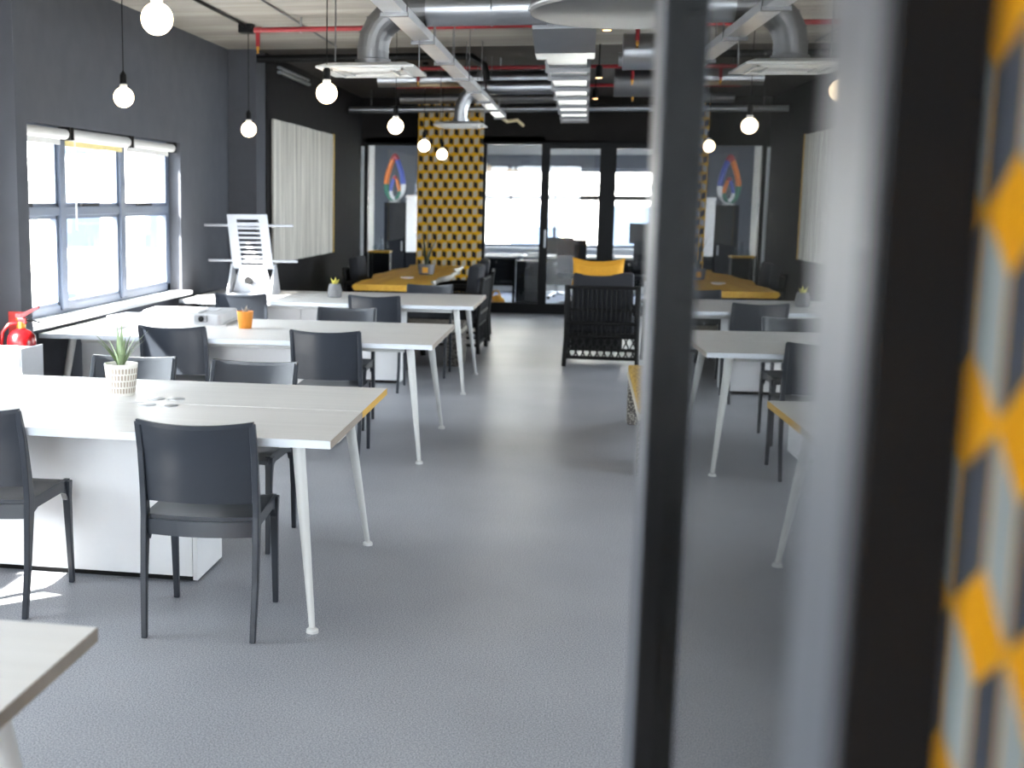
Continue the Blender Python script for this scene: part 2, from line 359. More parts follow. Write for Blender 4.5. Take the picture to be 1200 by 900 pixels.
for k in range(3): x = -3.3 + k * 3.14 / 3; part('pane', (x + .06, -2.315, .81), (x + 3.14 / 3, -2.309, 2.64), pane_glass, wb)
bm = B(); box(bm, (.236, -2.2, 0), (.5, 1.25, CEIL)); struct('wall_wallpaper', bm, paper_near, 'wall papered with ochre, slate and grey block pattern')
bm = B(); box(bm, (.236, 1.25, 0), (.5, 2.6, CEIL)); struct('wall_return', bm, darkwall)
bm = B(); box(bm, (.5, 2.4, 0), (4.2, 2.6, CEIL)); struct('wall_near_right', bm, office_white)

# windows of the left wall
def side_window(i, a, b):
    X0, X1 = -3.67, -3.61
    n = 3; wd = (b - a) / n
    bm = B()
    box(bm, (X0, a, ZS), (X1, b, ZS + .06)); box(bm, (X0, a, ZH - .05), (X1, b, ZH))
    box(bm, (X0, a, ZS), (X1, a + .05, ZH)); box(bm, (X0, b - .07, ZS), (X1, b, ZH))
    o = struct('window_%d' % i, bm, win_grey, 'grey steel framed window with six panes')
    for k in range(1, n):
        part('mullion', (X0 - .01, a + k * wd - .055, ZS + .02), (X1 + .02, a + k * wd + .055, ZH - .02), win_grey, o, .01)
    for k in range(n):
        y0, y1 = a + k * wd, a + (k + 1) * wd
        part('transom', (X0, y0 + .05, 1.475), (X1 + .01, y1 - .05, 1.535), win_grey, o, .005)
        part('stay', (X1 + .01, y0 + .3, 1.535), (X1 + .03, y0 + .62, 1.56), black_met, o)
        for z0, z1 in ((ZS + .05, 1.48), (1.53, ZH - .04)):
            part('pane', (X0 + .025, y0 + .02, z0), (X0 + .031, y1 - .02, z1), pane_glass, o)
            f = B(); q = .03
            for u0, u1, v0, v1 in ((y0 + .055, y1 - .055, z0, z0 + q), (y0 + .055, y1 - .055, z1 - q, z1), (y0 + .055, y0 + .055 + q, z0, z1), (y1 - .055 - q, y1 - .055, z0, z1)):
                box(f, (X0 + .01, u0, v0), (X1 - .005, u1, v1))
            obj('sash', f, win_grey, o)
    s = B(); box(s, (XO, a, ZS - .03), (-3.402, b, ZS)); st = struct('sill', s, white_lam, parent=o)
    return o
for i, (a, b) in enumerate(WINS): side_window(i + 1, a, b)

# roller blinds under the window head
for k, (a, b, r, lab) in enumerate(((6.96, 8.06, .036, 'white rolled blind half hidden behind the charcoal pilaster'), (8.09, 9.22, .042, 'white rolled blind with straw coloured hem at the middle window bay'), (9.25, 10.3, .034, 'white rolled blind next to the plain charcoal wall'))):
    t = thing('roller_blind', lab, 'blind', (-3.55, a, ZH - .05), 0, 'rolled blinds at the window head')
    bm = B(); tube(bm, [(0, .02, 0), (0, b - a - .02, 0)], r, 20); obj('roll', bm, blindm, t, True)
    for y in (0, b - a - .02): part('bracket', (-.05, y, -.04), (.04, y + .02, .05), black_met, t)
    bm = B(); box(bm, (-.035, .03, -r - .035), (-.03, b - a - .03, 0)); obj('hem', bm, blindy if k == 1 else blindm, t)
    if k == 1:
        bm = B(); tube(bm, [(.03, .05, -.03), (.03, .05, -.66)], .006, 6); obj('pull_chain', bm, white_met, t)

# ------------------------------------------------------------------ far partition
YF = 17.6
bm = B()
box(bm, (-3.2, YF, 0), (-3.14, YF + .12, CEIL)); box(bm, (-3.14, YF, 2.41), (-2.35, YF + .12, CEIL)); box(bm, (-2.35, YF - .2, 0), (-1.45, YF - .195, .01))
box(bm, (-1.44, YF, 2.42), (4.0, YF + .12, CEIL)); box(bm, (-3.14, YF, 0), (-2.35, YF + .12, .1))
struct('wall_far', bm, darkwall, 'black painted head wall above the office glazing')
bm = B(); box(bm, (-2.353, YF - .22, 0), (-1.442, YF + .15, CEIL)); struct('wall_far_column', bm, paper_far, 'pier papered with mustard block pattern between the glazing')
def glazing(n, x0, x1, z0, z1, fr, label):
    bm = B(); f = fr
    box(bm, (x0, YF, z0), (x1, YF + .1, z0 + .15)); box(bm, (x0, YF, z1 - .03), (x1, YF + .1, z1 + .08))
    box(bm, (x0, YF, z0 + .15), (x0 + f, YF + .1, z1 - .03)); box(bm, (x1 - f, YF, z0 + .15), (x1, YF + .1, z1 - .03))
    o = struct('window_%d' % n, bm, black_met, label)
    part('pane', (x0 + f, YF + .045, z0 + .15), (x1 - f, YF + .053, z1 - .03), pane_glass, o)
    return o
glazing(4, -1.44, -.58, 0, 2.42, .045, 'black framed glass panel beside the mustard papered pier')
d = glazing(5, -.58, .26, 0, 2.36, .075, 'black framed sliding glass door panel')
glazing(6, .26, 1.25, 0, 2.36, .15, 'black framed glass panel behind the lounge chair')
glazing(7, 1.25, 2.3, 0, 2.36, .08, 'black framed glass panel')
glazing(8, 2.3, 4.0, 0, 2.36, .08, 'black framed glass panel')
bm = B(); tube(bm, [(-.545, YF - .04, .95), (-.545, YF - .04, 1.2)], .012); tube(bm, [(-.545, YF - .04, .97), (-.545, YF, .97)], .01); tube(bm, [(-.545, YF - .04, 1.18), (-.545, YF, 1.18)], .01)
obj('handle', bm, galv, d, True)
g = glazing(9, -3.14, -2.353, 0, 2.41, .03, 'glass panel with pale jamb left of the papered pier')
part('jamb_strip', (-3.2, YF - .06, .05), (-3.165, YF - .002, 2.36), office_white, g)

# ------------------------------------------------------------------ office behind the glass
YB = 22.1
bm = B(); box(bm, (-4.3, 17.62, -.1), (5.0, YB + .2, 0)); struct('floor_office', bm, carpet)
bm = B(); box(bm, (-4.3, 17.75, 2.62), (5.0, YB + .2, 2.8)); struct('ceiling_office', bm, office_white)
bm = B(); box(bm, (-4.3, 17.75, 0), (-4.1, YB, 2.62)); box(bm, (-4.1, 20.6, 0), (-2.15, 20.75, 2.62)); struct('wall_office_left', bm, office_grey)
bm = B(); box(bm, (-3.35, 17.78, 0), (-3.13, 18.3, 2.62)); struct('trim_2', bm, office_white, 'white pier just inside the office')
bm = B(); box(bm, (4.8, 17.75, 0), (5.0, YB, 2.62)); struct('wall_office_right', bm, office_grey)
bm = B(); box(bm, (-4.3, YB, 0), (5.0, YB + .2, .78)); box(bm, (-4.3, YB, 2.17), (5.0, YB + .2, 2.62)); box(bm, (-4.3, YB, .78), (-4.0, YB + .2, 2.17)); box(bm, (3.9, YB, .78), (5, YB + .2, 2.17))
struct('wall_office_back', bm, office_white)
bm = B()
for x in (-4.0, -2.02, -.55, .45, 1.75, 2.9, 3.84): box(bm, (x, YB + .05, .78), (x + .06, YB + .12, 2.17))
box(bm, (-4, YB + .05, .78), (3.9, YB + .12, .84)); box(bm, (-4, YB + .05, 2.11), (3.9, YB + .12, 2.17))
wo = struct('window_10', bm, win_grey, 'wide office window with thin dark transom')
part('transom', (-4, YB + .0, 1.62), (3.9, YB + .12, 1.71), black_met, wo)
part('pane', (-4, YB + .09, .8), (3.9, YB + .096, 2.15), pane_glass, wo)
part('sill', (-4, YB - .12, .74), (3.9, YB + .05, .78), office_white, wo)
tag(part('window_pelmet', (-4.0, YB - .16, 2.17), (4.6, YB - .02, 2.41), office_grey), 'slate grey blind box above the office window', 'pelmet')

# ------------------------------------------------------------------ glass door beside the wallpapered wall
door = thing('glass_door', 'black framed glass door folded back beside the patterned wallpaper', 'door', (.1339, 0, 0), math.atan(.02817))
def stile(y0, y1, inner):
    bm = B(); box(bm, (-.024, y0, .012), (.024 if y0 > 1 else .014, y1, 2.32), bevel=.0015); o = obj('stile', bm, frame_blk, door)
    part('sheen_strip', (-.0252, y0 + .001, .014), (-.024, y1 - .001, 2.318), stile_sheen, o)['label'] = 'pale strip imitating window sheen on the stile face'  # added strip: grazing window sheen of the stile face put into colour
    yy = inner
    bm = B()
    for x0, x1 in ((-.021, -.016), (-.012, -.006)):
        box(bm, (x0, min(yy, yy + (.004 if yy < 1 else -.004)), .12), (x1, max(yy, yy + (.004 if yy < 1 else -.004)), 2.2))
    obj('glazing_bead', bm, frame_blk, o)
stile(.45, .532, .532); stile(1.302, 1.42, 1.302)
part('rail', (-.024, .532, .012), (.003, 1.302, .12), frame_blk, door); part('rail', (-.024, .532, 2.2), (.003, 1.302, 2.32), frame_blk, door)
part('pane', (-.003, .528, .115), (.0, 1.306, 2.205), door_glass, door)
bm = B(); tube(bm, [(-.01, .48, 0), (-.01, .48, .03)], .008); obj('pivot', bm, galv, door)

# ------------------------------------------------------------------ desks
TOPZ = .74
def make_table():
    """double bench desk, origin on the floor at the middle of its aisle end; runs to -x"""
    t = thing('bench_desk', '', 'desk', group='white double bench desks')
    Lx, D = 2.53, .64
    for s, nm in ((-1, 0), (1, 1)):
        y0, y1 = (-D, -.005) if s < 0 else (.005, D)
        o = part('desktop', (-Lx, y0, TOPZ - .03), (0, y1, TOPZ), desk_top, t, .002)
        part('edge_band', (-Lx, y0 - .001 if s < 0 else y1, TOPZ - .03), (-.002, y0 if s < 0 else y1 + .001, TOPZ - .0005), pale_edge, o)
        part('edge_band', (0, y0 + .001, TOPZ - .0295), (.0015, y1 - .001, TOPZ - .0005), taupe_edge, o)
        for x in (-.13, -Lx + .13):
            bm = B(); sx = 1 if x > -1 else -1
            top = Vector((x - sx * .03, s * (D - .17), TOPZ - .032)); foot = Vector((x + sx * .055, s * (D - .045), .012))
            tube(bm, [top, top.lerp(foot, .3), foot], [.025, .0225, .0115], 16)
            l = obj('leg', bm, white_met, t, True)
            bm = B(); lathe(bm, [(.012, .02), (.022, .012), (.024, 0)][::-1], 18, (foot.x, foot.y, 0)); obj('foot', bm, white_met, l, True)
            bm = B(); box(bm, (top.x - .05, top.y - .05, TOPZ - .042), (top.x + .05, top.y + .05, TOPZ - .03), bevel=.003); obj('leg_plate', bm, galv_dull, l)
        part('beam', (-Lx + .2, s * .42 - .02, TOPZ - .075), (-.2, s * .42 + .02, TOPZ - .031), white_met, t)
    part('cross_beam', (-.19, -.44, TOPZ - .07), (-.15, .44, TOPZ - .035), galv_dull, t)
    return t
tbl = make_table()
T = [tbl] + [dup(tbl, (0, 0, 0), 0) for _ in range(3)]
TY = (4.848, 7.86, 10.62, 1.585)
TLAB = ('white double bench desk carrying the patterned aloe pot and cable caps', 'pale double bench desk carrying the white equipment case and amber pot', 'pale double bench desk carrying the slotted riser and small grey pot', 'bare pale desk corner standing apart from the chairs in the foreground')
for k, (t, y, l) in enumerate(zip(T, TY, TLAB)):
    t.location = (-.87 if k < 3 else -.94, y, 0); t['label'] = l
tops = sorted([c for c in T[0].children if c.name.startswith('desktop')], key=lambda o: min(v.co.y for v in o.data.vertices))
for c in list(tops[1].children):
    if max(v.co.x for v in c.data.vertices) > 0:
        c.data = c.data.copy(); c.data.materials[0] = mustard_edge; c['label'] = 'mustard end edge of the far leaf'
# steel desk caps lying flush in the first desk
for (x, y) in ((-1.795, 4.948), (-1.78, 4.792), (-1.709, 4.962), (-1.683, 4.793)):
    bm = B(); lathe(bm, [(.038, 0), (.038, .003), (.03, .004), (.0, .004)], 24, cap=False); lathe(bm, [(.0301, .0041), (.012, .006), (.0, .006)], 24, cap=False)
    obj('cable_cap', bm, galv, T[0], True, (x + .87, y - TY[0], TOPZ))

# storage pedestals under the desks
for k, (y, lab) in enumerate(((4.73, 'long white storage pedestal under the desk with the aloe pot'), (7.72, 'long white storage pedestal under the desk with the equipment case'), (10.5, 'long white storage pedestal under the desk with the slotted riser'))):
    t = thing('storage_pedestal', lab, 'cabinet', (-1.545, y, 0), 0, 'white pedestals under the desks')
    part('plinth', (-1.77, .02, 0), (-.02, .33, .025), black_met, t)
    for i in range(2): part('door', (-1.78 + i * .88, 0, .025), (-1.78 + i * .88 + .877, .02, .66), white_lam, t, .002)
    part('carcass', (-1.78, .021, .025), (-.021, .35, .66), white_lam, t, .002)
    part('side_panel', (-.02, -.002, .01), (0, .352, .66), white_lam, t, .0015)

# ------------------------------------------------------------------ chairs
def make_chair():
    t = thing('stacking_chair', '', 'chair', group='slate grey stacking chairs')
    prof = [(0, 0), (.03, .22), (.052, .4), (.058, .46), (.046, .56), (.02, .7), (-.02, .815)]   # rear upright, seen from the side (y, z)
    dep = [.022, .03, .05, .052, .04, .03, .018]
    def yb(z):
        for (y0, z0), (y1, z1) in zip(prof, prof[1:]):
            if z0 <= z <= z1: return y0 + (y1 - y0) * (z - z0) / (z1 - z0)
        return prof[-1][0]
    for s in (-1, 1):
        bm = B(); rings = []
        for (y, z), d in zip(prof, dep):
            x = s * (.208 - .006 * (z < .01)); hw = .012 if z > .01 else .011
            rings.append([(x - hw, y - d / 2, z), (x + hw, y - d / 2, z), (x + hw, y + d / 2, z), (x - hw, y + d / 2, z)])
        loft(bm, rings); obj('leg', bm, plastic, t, bev=.004)
        bm = B(); rings = []
        for y, z, hw in ((.465, 0, .011), (.45, .2, .013), (.437, .38, .016), (.432, .445, .02)):
            x = s * .203; rings.append([(x - hw, y - hw, z), (x + hw, y - hw, z), (x + hw, y + hw, z), (x - hw, y + hw, z)])
        loft(bm, rings); obj('leg', bm, plastic, t, bev=.004)
        bm = B()      # side rail with fillets running into the legs
        top = [(.05, .45), (.45, .45)]; low = [(.06, .36), (.085, .395), (.13, .41), (.36, .41), (.405, .395), (.425, .36)]
        o2 = [(y, z) for y, z in [(.05, .45)] + low + [(.45, .45)]]
        loft(bm, [[(s * .2 + q, y, z) for y, z in o2] for q in (-.011, .011)]); obj('side_rail', bm, plastic, t)
    # seat shell
    bm = B(); nx, ny = 12, 12; g = []
    for lay in (0, 1):
        row = []
        for j in range(ny + 1):
            v = j / ny; y = .06 + v * .415
            for i in range(nx + 1):
                u = i / nx * 2 - 1
                z = .452 - .016 * (1 - u * u) * math.sin(PI * min(1, v * 1.1)) + .004 - .02 * max(0, v - .85) / .15 - lay * .02
                yy = y - .028 * (1 - u * u) * (1 - v)
                row.append(bm.verts.new((u * .213 * (1 - .03 * v), yy, z)))
        g.append(row)
    W_ = nx + 1
    for lay in (0, 1):
        for j in range(ny):
            for i in range(nx):
                a = j * W_ + i; bm.faces.new([g[lay][k] for k in (a, a + 1, a + 1 + W_, a + W_)])
    rim = [i for i in range(W_)] + [j * W_ + nx for j in range(1, ny + 1)] + [ny * W_ + i for i in range(nx - 1, -1, -1)] + [j * W_ for j in range(ny - 1, 0, -1)]
    for a, b in zip(rim, rim[1:] + rim[:1]): bm.faces.new((g[0][a], g[0][b], g[1][b], g[1][a]))
    obj('seat', bm, plastic, t, True)
    def shell(z0, z1, hx, bulge, th, nz, dip=0):
        bm = B(); n = 14; L2 = []
        for lay in (0, 1):
            row = []
            for j in range(nz + 1):
                z = z0 + (z1 - z0) * j / nz
                for i in range(n + 1):
                    u = i / n * 2 - 1
                    zz = z - dip * (1 - u * u) * (j / nz if nz > 1 else 1)
                    row.append(bm.verts.new((u * hx, yb(z) - bulge * (1 - u * u) + (-th / 2 if lay == 0 else th / 2), zz)))
            L2.append(row)
        w2 = n + 1
        for lay in (0, 1):
            for j in range(nz):
                for i in range(n):
                    a = j * w2 + i; bm.faces.new([L2[lay][k] for k in (a, a + 1, a + 1 + w2, a + w2)])
        rim = list(range(w2)) + [j * w2 + n for j in range(1, nz + 1)] + [nz * w2 + i for i in range(n - 1, -1, -1)] + [j * w2 for j in range(nz - 1, 0, -1)]
        for a, b in zip(rim, rim[1:] + rim[:1]): bm.faces.new((L2[0][a], L2[0][b], L2[1][b], L2[1][a]))
        return bm
    obj('backrest', shell(.51, .818, .2, .036, .012, 8, .016), plastic, t, True)
    obj('top_rim', shell(.806, .822, .213, .036, .018, 1, .014), plastic, t, True)
    obj('rear_rail', shell(.384, .44, .2, .03, .016, 2), plastic, t, True)
    return t
ch = make_chair()
CH = [(-1.335, 4.085, 4.0, 'slate grey chair with its back turned, at the white desk beside the aisle'),
      (-2.255, 4.16, 1.5, 'slate grey chair with sunlit seat beside the bright floor patch'),
      (-2.185, 5.70, 182, 'slate grey chair tucked behind the patterned aloe pot'),
      (-1.555, 5.67, 178.5, 'slate grey chair facing the white desk across from the turned-back chair'),
      (-2.49, 7.18, 1, 'slate grey chair pushed up to the white equipment case'),
      (-1.515, 7.165, 2, 'slate grey chair in front of the pale desk next to the amber pot'),
      (-1.685, 8.70, 181, 'slate grey chair tucked behind the desk with the amber pot'),
      (-2.805, 9.83, 6, 'slate grey chair below the slotted white riser'),
      (-1.69, 9.94, 1, 'slate grey chair in front of the small grey succulent pot'),
      (-1.405, 11.36, 180, 'slate grey chair between the pale desk and the honey slab table')]
for k, (x, y, a, lab) in enumerate(CH):
    if k == 0: ch.location = (x, y, 0); ch.rotation_euler = (0, 0, R(a)); ch['label'] = lab
    else: dup(ch, (x, y, 0), R(a), lab)

# ------------------------------------------------------------------ things on the desks
def aloe(name, label, loc, leaves, lm, potfun):
    t = thing(name, label, 'plant', loc); potfun(t)
    for (az, ln, lean, wd, z0) in leaves:
        bm = B(); rings = []; n = 7
        d = Vector((math.cos(az), math.sin(az), 0)); s = Vector((-math.sin(az), math.cos(az), 0))
        for i in range(n):
            q = i / (n - 1); c = d * (.008 + lean * (q ** 1.4)) + Vector((0, 0, z0 + ln * q * (1 - .12 * q)))
            ww = wd * (1 - q) ** .7 * (.75 + .5 * math.sin(PI * min(1, q * 1.3))) + .0006; th = ww * .35
            rings.append([c - s * ww, c + d * th, c + s * ww, c - d * th * .3 + d * .0])
        loft(bm, rings); obj('leaf', bm, lm, t, True)
    return t
def pot_pattern(t):
    bm = B(); lathe(bm, [(.056, 0), (.058, .003), (.0735, .132), (.074, .14), (.068, .14), (.064, .12), (.0, .12)], 40, cap=False)
    bm.faces.new([v for v in bm.verts if abs(v.co.z) < 1e-6][::-1]); p = obj('pot', bm, potwhite, t, True)
    bm = B(); lathe(bm, [(.0645, .121), (.04, .125), (0.001, .126)], 24, cap=False); obj('soil', bm, soil, t)
    bm = B()                                           # glazed tally strokes in four rows round the pot
    for row in range(4):
        for k in range(30):
            a = 2 * PI * k / 30 + .05 * row; z0 = .012 + row * .029; z1 = z0 + .022
            def P(aa, z, e): r = .0583 + (.0735 - .0583) * z / .132 + e; return (r * math.cos(aa), r * math.sin(aa), z)
            vs = [bm.verts.new(P(a + q, z, .0008)) for q, z in ((-.06, z0), (.06, z0), (.06, z1), (-.06, z1))]; bm.faces.new(vs)
    o = obj('glaze_strokes', bm, pottaupe, p); o['kind'] = 'stuff'
aloe('potted_aloe', 'spiky aloe in a white pot with taupe tally marks', (-1.985, 5.03, TOPZ),
     [(3.2, .19, .135, .013, .12), (.1, .19, .12, .014, .12), (2.9, .13, .12, .012, .12), (.35, .14, .1, .013, .12), (1.6, .22, .01, .015, .12), (2.2, .18, .05, .014, .12), (4.6, .21, .02, .016, .12), (.6, .17, .07, .013, .12), (5.4, .16, .06, .012, .12), (3.9, .15, .05, .013, .12), (.0, .23, .065, .011, .12)], leafm, pot_pattern)
def pot_amber(t):
    bm = B(); lathe(bm, [(.04, 0), (.043, .004), (.056, .112), (.056, .116), (.05, .116), (.047, .1), (.0, .1)], 6 * 5, cap=False)
    bm.faces.new([v for v in bm.verts if abs(v.co.z) < 1e-6][::-1]); obj('pot', bm, orange, t, True)
    bm = B(); lathe(bm, [(.0475, .101), (.001, .104)], 20, cap=False); obj('soil', bm, soil, t)
aloe('potted_cactus', 'small dry cactus in a tapered amber pot', (-2.215, 7.86, TOPZ), [(1.2, .06, .012, .012, .1), (3.5, .05, .02, .012, .1), (5.2, .055, .018, .012, .1), (.2, .045, .025, .011, .1)], pottaupe, pot_amber)
def pot_grey(t):
    bm = B(); lathe(bm, [(.05, 0), (.06, .01), (.064, .06), (.05, .115), (.046, .122), (.04, .12), (.04, .105), (.0, .105)], 28, cap=False)
    bm.faces.new([v for v in bm.verts if abs(v.co.z) < 1e-6][::-1]); obj('pot', bm, potgrey, t, True)
aloe('potted_succulent', 'yellow green succulent in a small round grey pot', (-2.16, 10.6, TOPZ), [(a, .05 + .02 * (k % 3), .03 + .012 * (k % 2), .018, .1) for k, a in enumerate((0, .8, 1.6, 2.4, 3.2, 4.0, 4.8, 5.6))], leafy, pot_grey)

# white equipment case on the second desk
t = thing('equipment_case', 'flat white open equipment case with a rounded corner and loose cable', 'case', (-2.73, 8.25, TOPZ), R(4))
bm = B(); pts = []
for cx, cy, a0 in ((.26, -.24, -PI / 2), (.26, .24, 0), (-.28, .24, PI / 2), (-.28, -.24, PI)):
    for k in range(6): a = a0 + k / 5 * PI / 2; pts.append((cx + .04 * math.cos(a), cy + .04 * math.sin(a)))
loft(bm, [[(x, y, z) for x, y in pts] for z in (0, .012)]); obj('base', bm, grey_tray, t, True)
bm = B(); loft(bm, [[(x * q, y * q, z) for x, y in pts] for z, q in ((.012, .97), (.07, .955), (.075, .93))]); obj('body', bm, grey_tray, t, True)
part('lid', (-.27, -.245, .0755), (.12, .08, .092), white_lam, t, .004)
part('slot', (-.2, .1, .0752), (.08, .14, .079), black_met, t); part('slot', (.1, -.05, .0752), (.2, .16, .079), grey_tray, t)
part('front_panel', (.1, -.285, .02), (.19, -.268, .066), galv_dull, t, .003)
bm = B(); lathe(bm, [(.02, 0), (.02, .004), (.012, .006), (.001, .006)], 18, cap=False); bmesh.ops.rotate(bm, matrix=Matrix.Rotation(PI / 2, 3, 'X'), verts=bm.verts); bmesh.ops.translate(bm, vec=(.15, -.286, .043), verts=bm.verts); obj('socket', bm, black_met, t, True)
for k, (x, y, rz, lab) in enumerate(((-3.12, 7.7, .1, 'sunlit stack of white papers between the window sill and the equipment case'), (-3.22, 8.35, -.1, 'crumpled white sheet by the window behind the equipment case'))):
    t = thing('paper_sheets', lab, 'papers', (x, y, TOPZ), rz)
    for q in range(4):
        part('sheet', (-.105, -.15, q * .006), (.105, .15, q * .006 + .005), white_lam, t)

# slotted white riser on the third desk (a folding stand with two rods)
t = thing('laptop_riser', 'white slotted stand with two side rods on the desk by the plank panel', 'stand', (-2.955, 10.75, TOPZ), R(0))
bm = B(); nsl = 9
lean = Matrix.Rotation(R(8), 4, 'X')
def P3(x, z): 
    return (x - (z - .23) * .16 - .0, z * .14 - .02, z)
def slab(bm, x0, x1, z0, z1, th=.012):
    a = [P3(x0, z0), P3(x1, z0), P3(x1, z1), P3(x0, z1)]
    loft(bm, [[(p[0], p[1] + q, p[2]) for p in a] for q in (0, th)])
slab(bm, -.19, -.105, .23, .72); slab(bm, .105, .19, .23, .72)
zs = [.23, .265, .305, .345, .385, .425, .465, .505, .545, .585, .64, .675, .72]
slab(bm, -.105, .105, .23, .262); slab(bm, -.105, .105, .675, .72)
obj('slotted_panel', bm, riser_m, t)
for k in range(9):
    z = .285 + k * .043; b2 = B(); slab(b2, -.105, .105, z, z + .017); obj('slat', b2, riser_m, t)
for z, nm in ((.30, 0), (.62, 1)):
    bm = B(); c = P3(0, z); tube(bm, [(c[0] - .42, c[1] + .02, z), (c[0] + .42, c[1] + .02, z)], .012, 10); obj('rod', bm, riser_m, t, True)
for s in (-1, 1):
    bm = B(); loft(bm, [[(s * .2 + q, y, z) for y, z in ((-.14, 0), (.2, 0), (.2, .02), (.06, .27), (.01, .27), (-.14, .02))] for q in (-.008, .008)]); obj('side_leg', bm, riser_m, t)
bm = B(); loft(bm, [[(x, y, z) for x, z in ((-.19, .012), (.19, .012), (.12, .26), (-.12, .26))] for y in (.0, .012)]); obj('back_plate', bm, riser_m, t)
part('foot_plate', (-.19, -.15, 0), (.19, .2, .012), riser_m, t, .003)
bm = B(); tube(bm, [(-.02, -.03, .12), (-.02, -.1, .13)], .035, 16); obj('knob', bm, black_met, t, True)

# low white cabinet and extinguisher by the pilaster
t = thing('low_cabinet', 'low white cabinet standing in sunlight under the fire extinguisher', 'cabinet', (-3.0, 6.15, 0))
part('carcass', (-.42, .02, .04), (-.012, .27, .76), white_lam, t, .003); part('side_panel', (-.012, 0, .0), (0, .27, .775), grey_tray, t, .002)  # side panel greyed: shade on the white cabinet's side put into colour
part('door', (-.42, 0, .05), (-.014, .018, .755), white_lam, t, .003); part('plinth', (-.41, .03, 0), (-.02, .26, .04), black_met, t)
t = thing('fire_extinguisher', 'red fire extinguisher with lever handle hung by the charcoal pilaster', 'extinguisher', (-3.225, 6.62, .36))
bm = B(); lathe(bm, [(.078, 0), (.084, .01), (.084, .4), (.078, .435), (.055, .462), (.028, .475), (.024, .48)], 28); obj('cylinder', bm, red_gloss, t, True)
bm = B(); lathe(bm, [(.024, .478), (.026, .49), (.022, .515), (.0, .515)], 18, cap=False); obj('collar', bm, brass, t, True)
bm = B(); box(bm, (-.02, -.014, .505), (.035, .014, .54), bevel=.004); obj('valve', bm, red_gloss, t)
bm = B(); loft(bm, [[(x, y + q, z) for x, z in ((-.03, .54), (.015, .54), (.115, .6), (.11, .612), (.0, .565), (-.03, .565))] for y in (0,) for q in (-.012,)] + [[(x, .012, z) for x, z in ((-.03, .54), (.015, .54), (.115, .6), (.11, .612), (.0, .565), (-.03, .565))]]); obj('lever', bm, red_gloss, t)
bm = B(); tube(bm, [(.03, 0, .525), (.08, 0, .524), (.12, 0, .515)], .006, 8); obj('lower_grip', bm, black_met, t, True)
bm = B(); tube(bm, [(-.02, -.01, .51), (-.06, -.03, .505), (-.1, -.04, .46), (-.112, -.04, .38), (-.11, -.03, .2)], .011, 10); obj('hose', bm, red_gloss, t, True)
bm = B(); lathe(bm, [(.0848, .34), (.0848, .38)], 28, cap=False); obj('label_band', bm, grey_tray, t, True)
part('wall_bracket', (-.05, .07, .2), (.02, .16, .24), black_met, t)
t = thing('extinguisher_sign', 'small red and yellow extinguisher sign on the pilaster', 'sign', (-3.375, 6.77, .73))
part('plate', (-.005, 0, 0), (.095, .01, .19), redsign, t); part('panel', (.045, -.002, .06), (.09, 0, .18), yellow_sign, t)

# ------------------------------------------------------------------ plank panel on the left wall
t = thing('plank_panel', 'whitewashed vertical plank panel with a yellow side edge', 'wall panel', (-3.185, 12.32, .93))
n = 9; wd = 3.05 / n
for k in range(n):
    o = part('plank', (.003, k * wd + .003, random.uniform(0, .006)), (.024 + random.uniform(0, .004), (k + 1) * wd - .003, 1.485 - random.uniform(0, .005)), whitewash, t, .002)
part('side_edge', (.0, 3.05, 0), (.035, 3.075, 1.49), board_edge, t); part('backing', (0, 0, .01), (.003, 3.05, 1.47), office_dark, t)
t = thing('wall_rail', 'short silver rail high on the charcoal wall above the plank panel', 'rail', (-3.2, 12.6, 2.92))
bm = B(); box(bm, (.005, 0, -.03), (.05, 1.4, .0), bevel=.004); obj('lower_bar', bm, galv, t); bm = B(); box(bm, (.005, 0, .02), (.04, 1.4, .045), bevel=.004); obj('upper_bar', bm, galv, t)
for y in (.1, 1.25): part('bracket', (0, y, -.035), (.03, y + .03, .05), black_met, t)

# ------------------------------------------------------------------ honey slab table and what stands round it
t = thing('slab_table', 'live-edge honey wood slab table with dark trestle legs', 'table', (-1.9, 12.0, 0))
bm = B(); rings = []; n = 26
for i in range(n + 1):
    q = i / n; y = q * 3.85
    e1 = -.42 + .05 * math.sin(q * 9) + .03 * math.sin(q * 23 + 1) + .10 * q; e2 = .42 + .035 * math.sin(q * 11 + 2) + .02 * math.sin(q * 31) - .02 * q
    if i in (0, n): e1 += .03; e2 -= .03
    rings.append([(e1 + .02, y, .70), (e2 - .05, y, .70), (e2, y, .74), (e2 - .008, y, .762), (e1 + .008, y, .762), (e1 - .01, y, .735)])
loft(bm, rings); top = obj('slab', bm, slab_wood, t)
bm = B(); rr = []
for i in range(n + 1):
    q = i / n; y = q * 3.85; e2 = .42 + .035 * math.sin(q * 11 + 2) + .02 * math.sin(q * 31) - .02 * q - (.03 if i in (0, n) else 0)
    rr.append([(e2 - .04, y, .701), (e2 + .004, y, .739), (e2 - .004, y, .764), (e2 - .02 - .015 * abs(math.sin(q * 17)), y, .765), (e2 - .05, y, .71)])
loft(bm, rr); obj('bark_edge', bm, mat('pale_bark', (196, 192, 184), .5, noise=.25, scale=30, bump=.4, bscale=60), top)
for y in (.5, 3.3):
    for s in (-1, 1):
        bm = B(); tube(bm, [(s * .3, y, 0), (s * .2, y, .70)], .03, 8); obj('leg', bm, black_met, t)
    part('trestle_bar', (-.3, y - .03, .66), (.3, y + .03, .7), black_met, t)
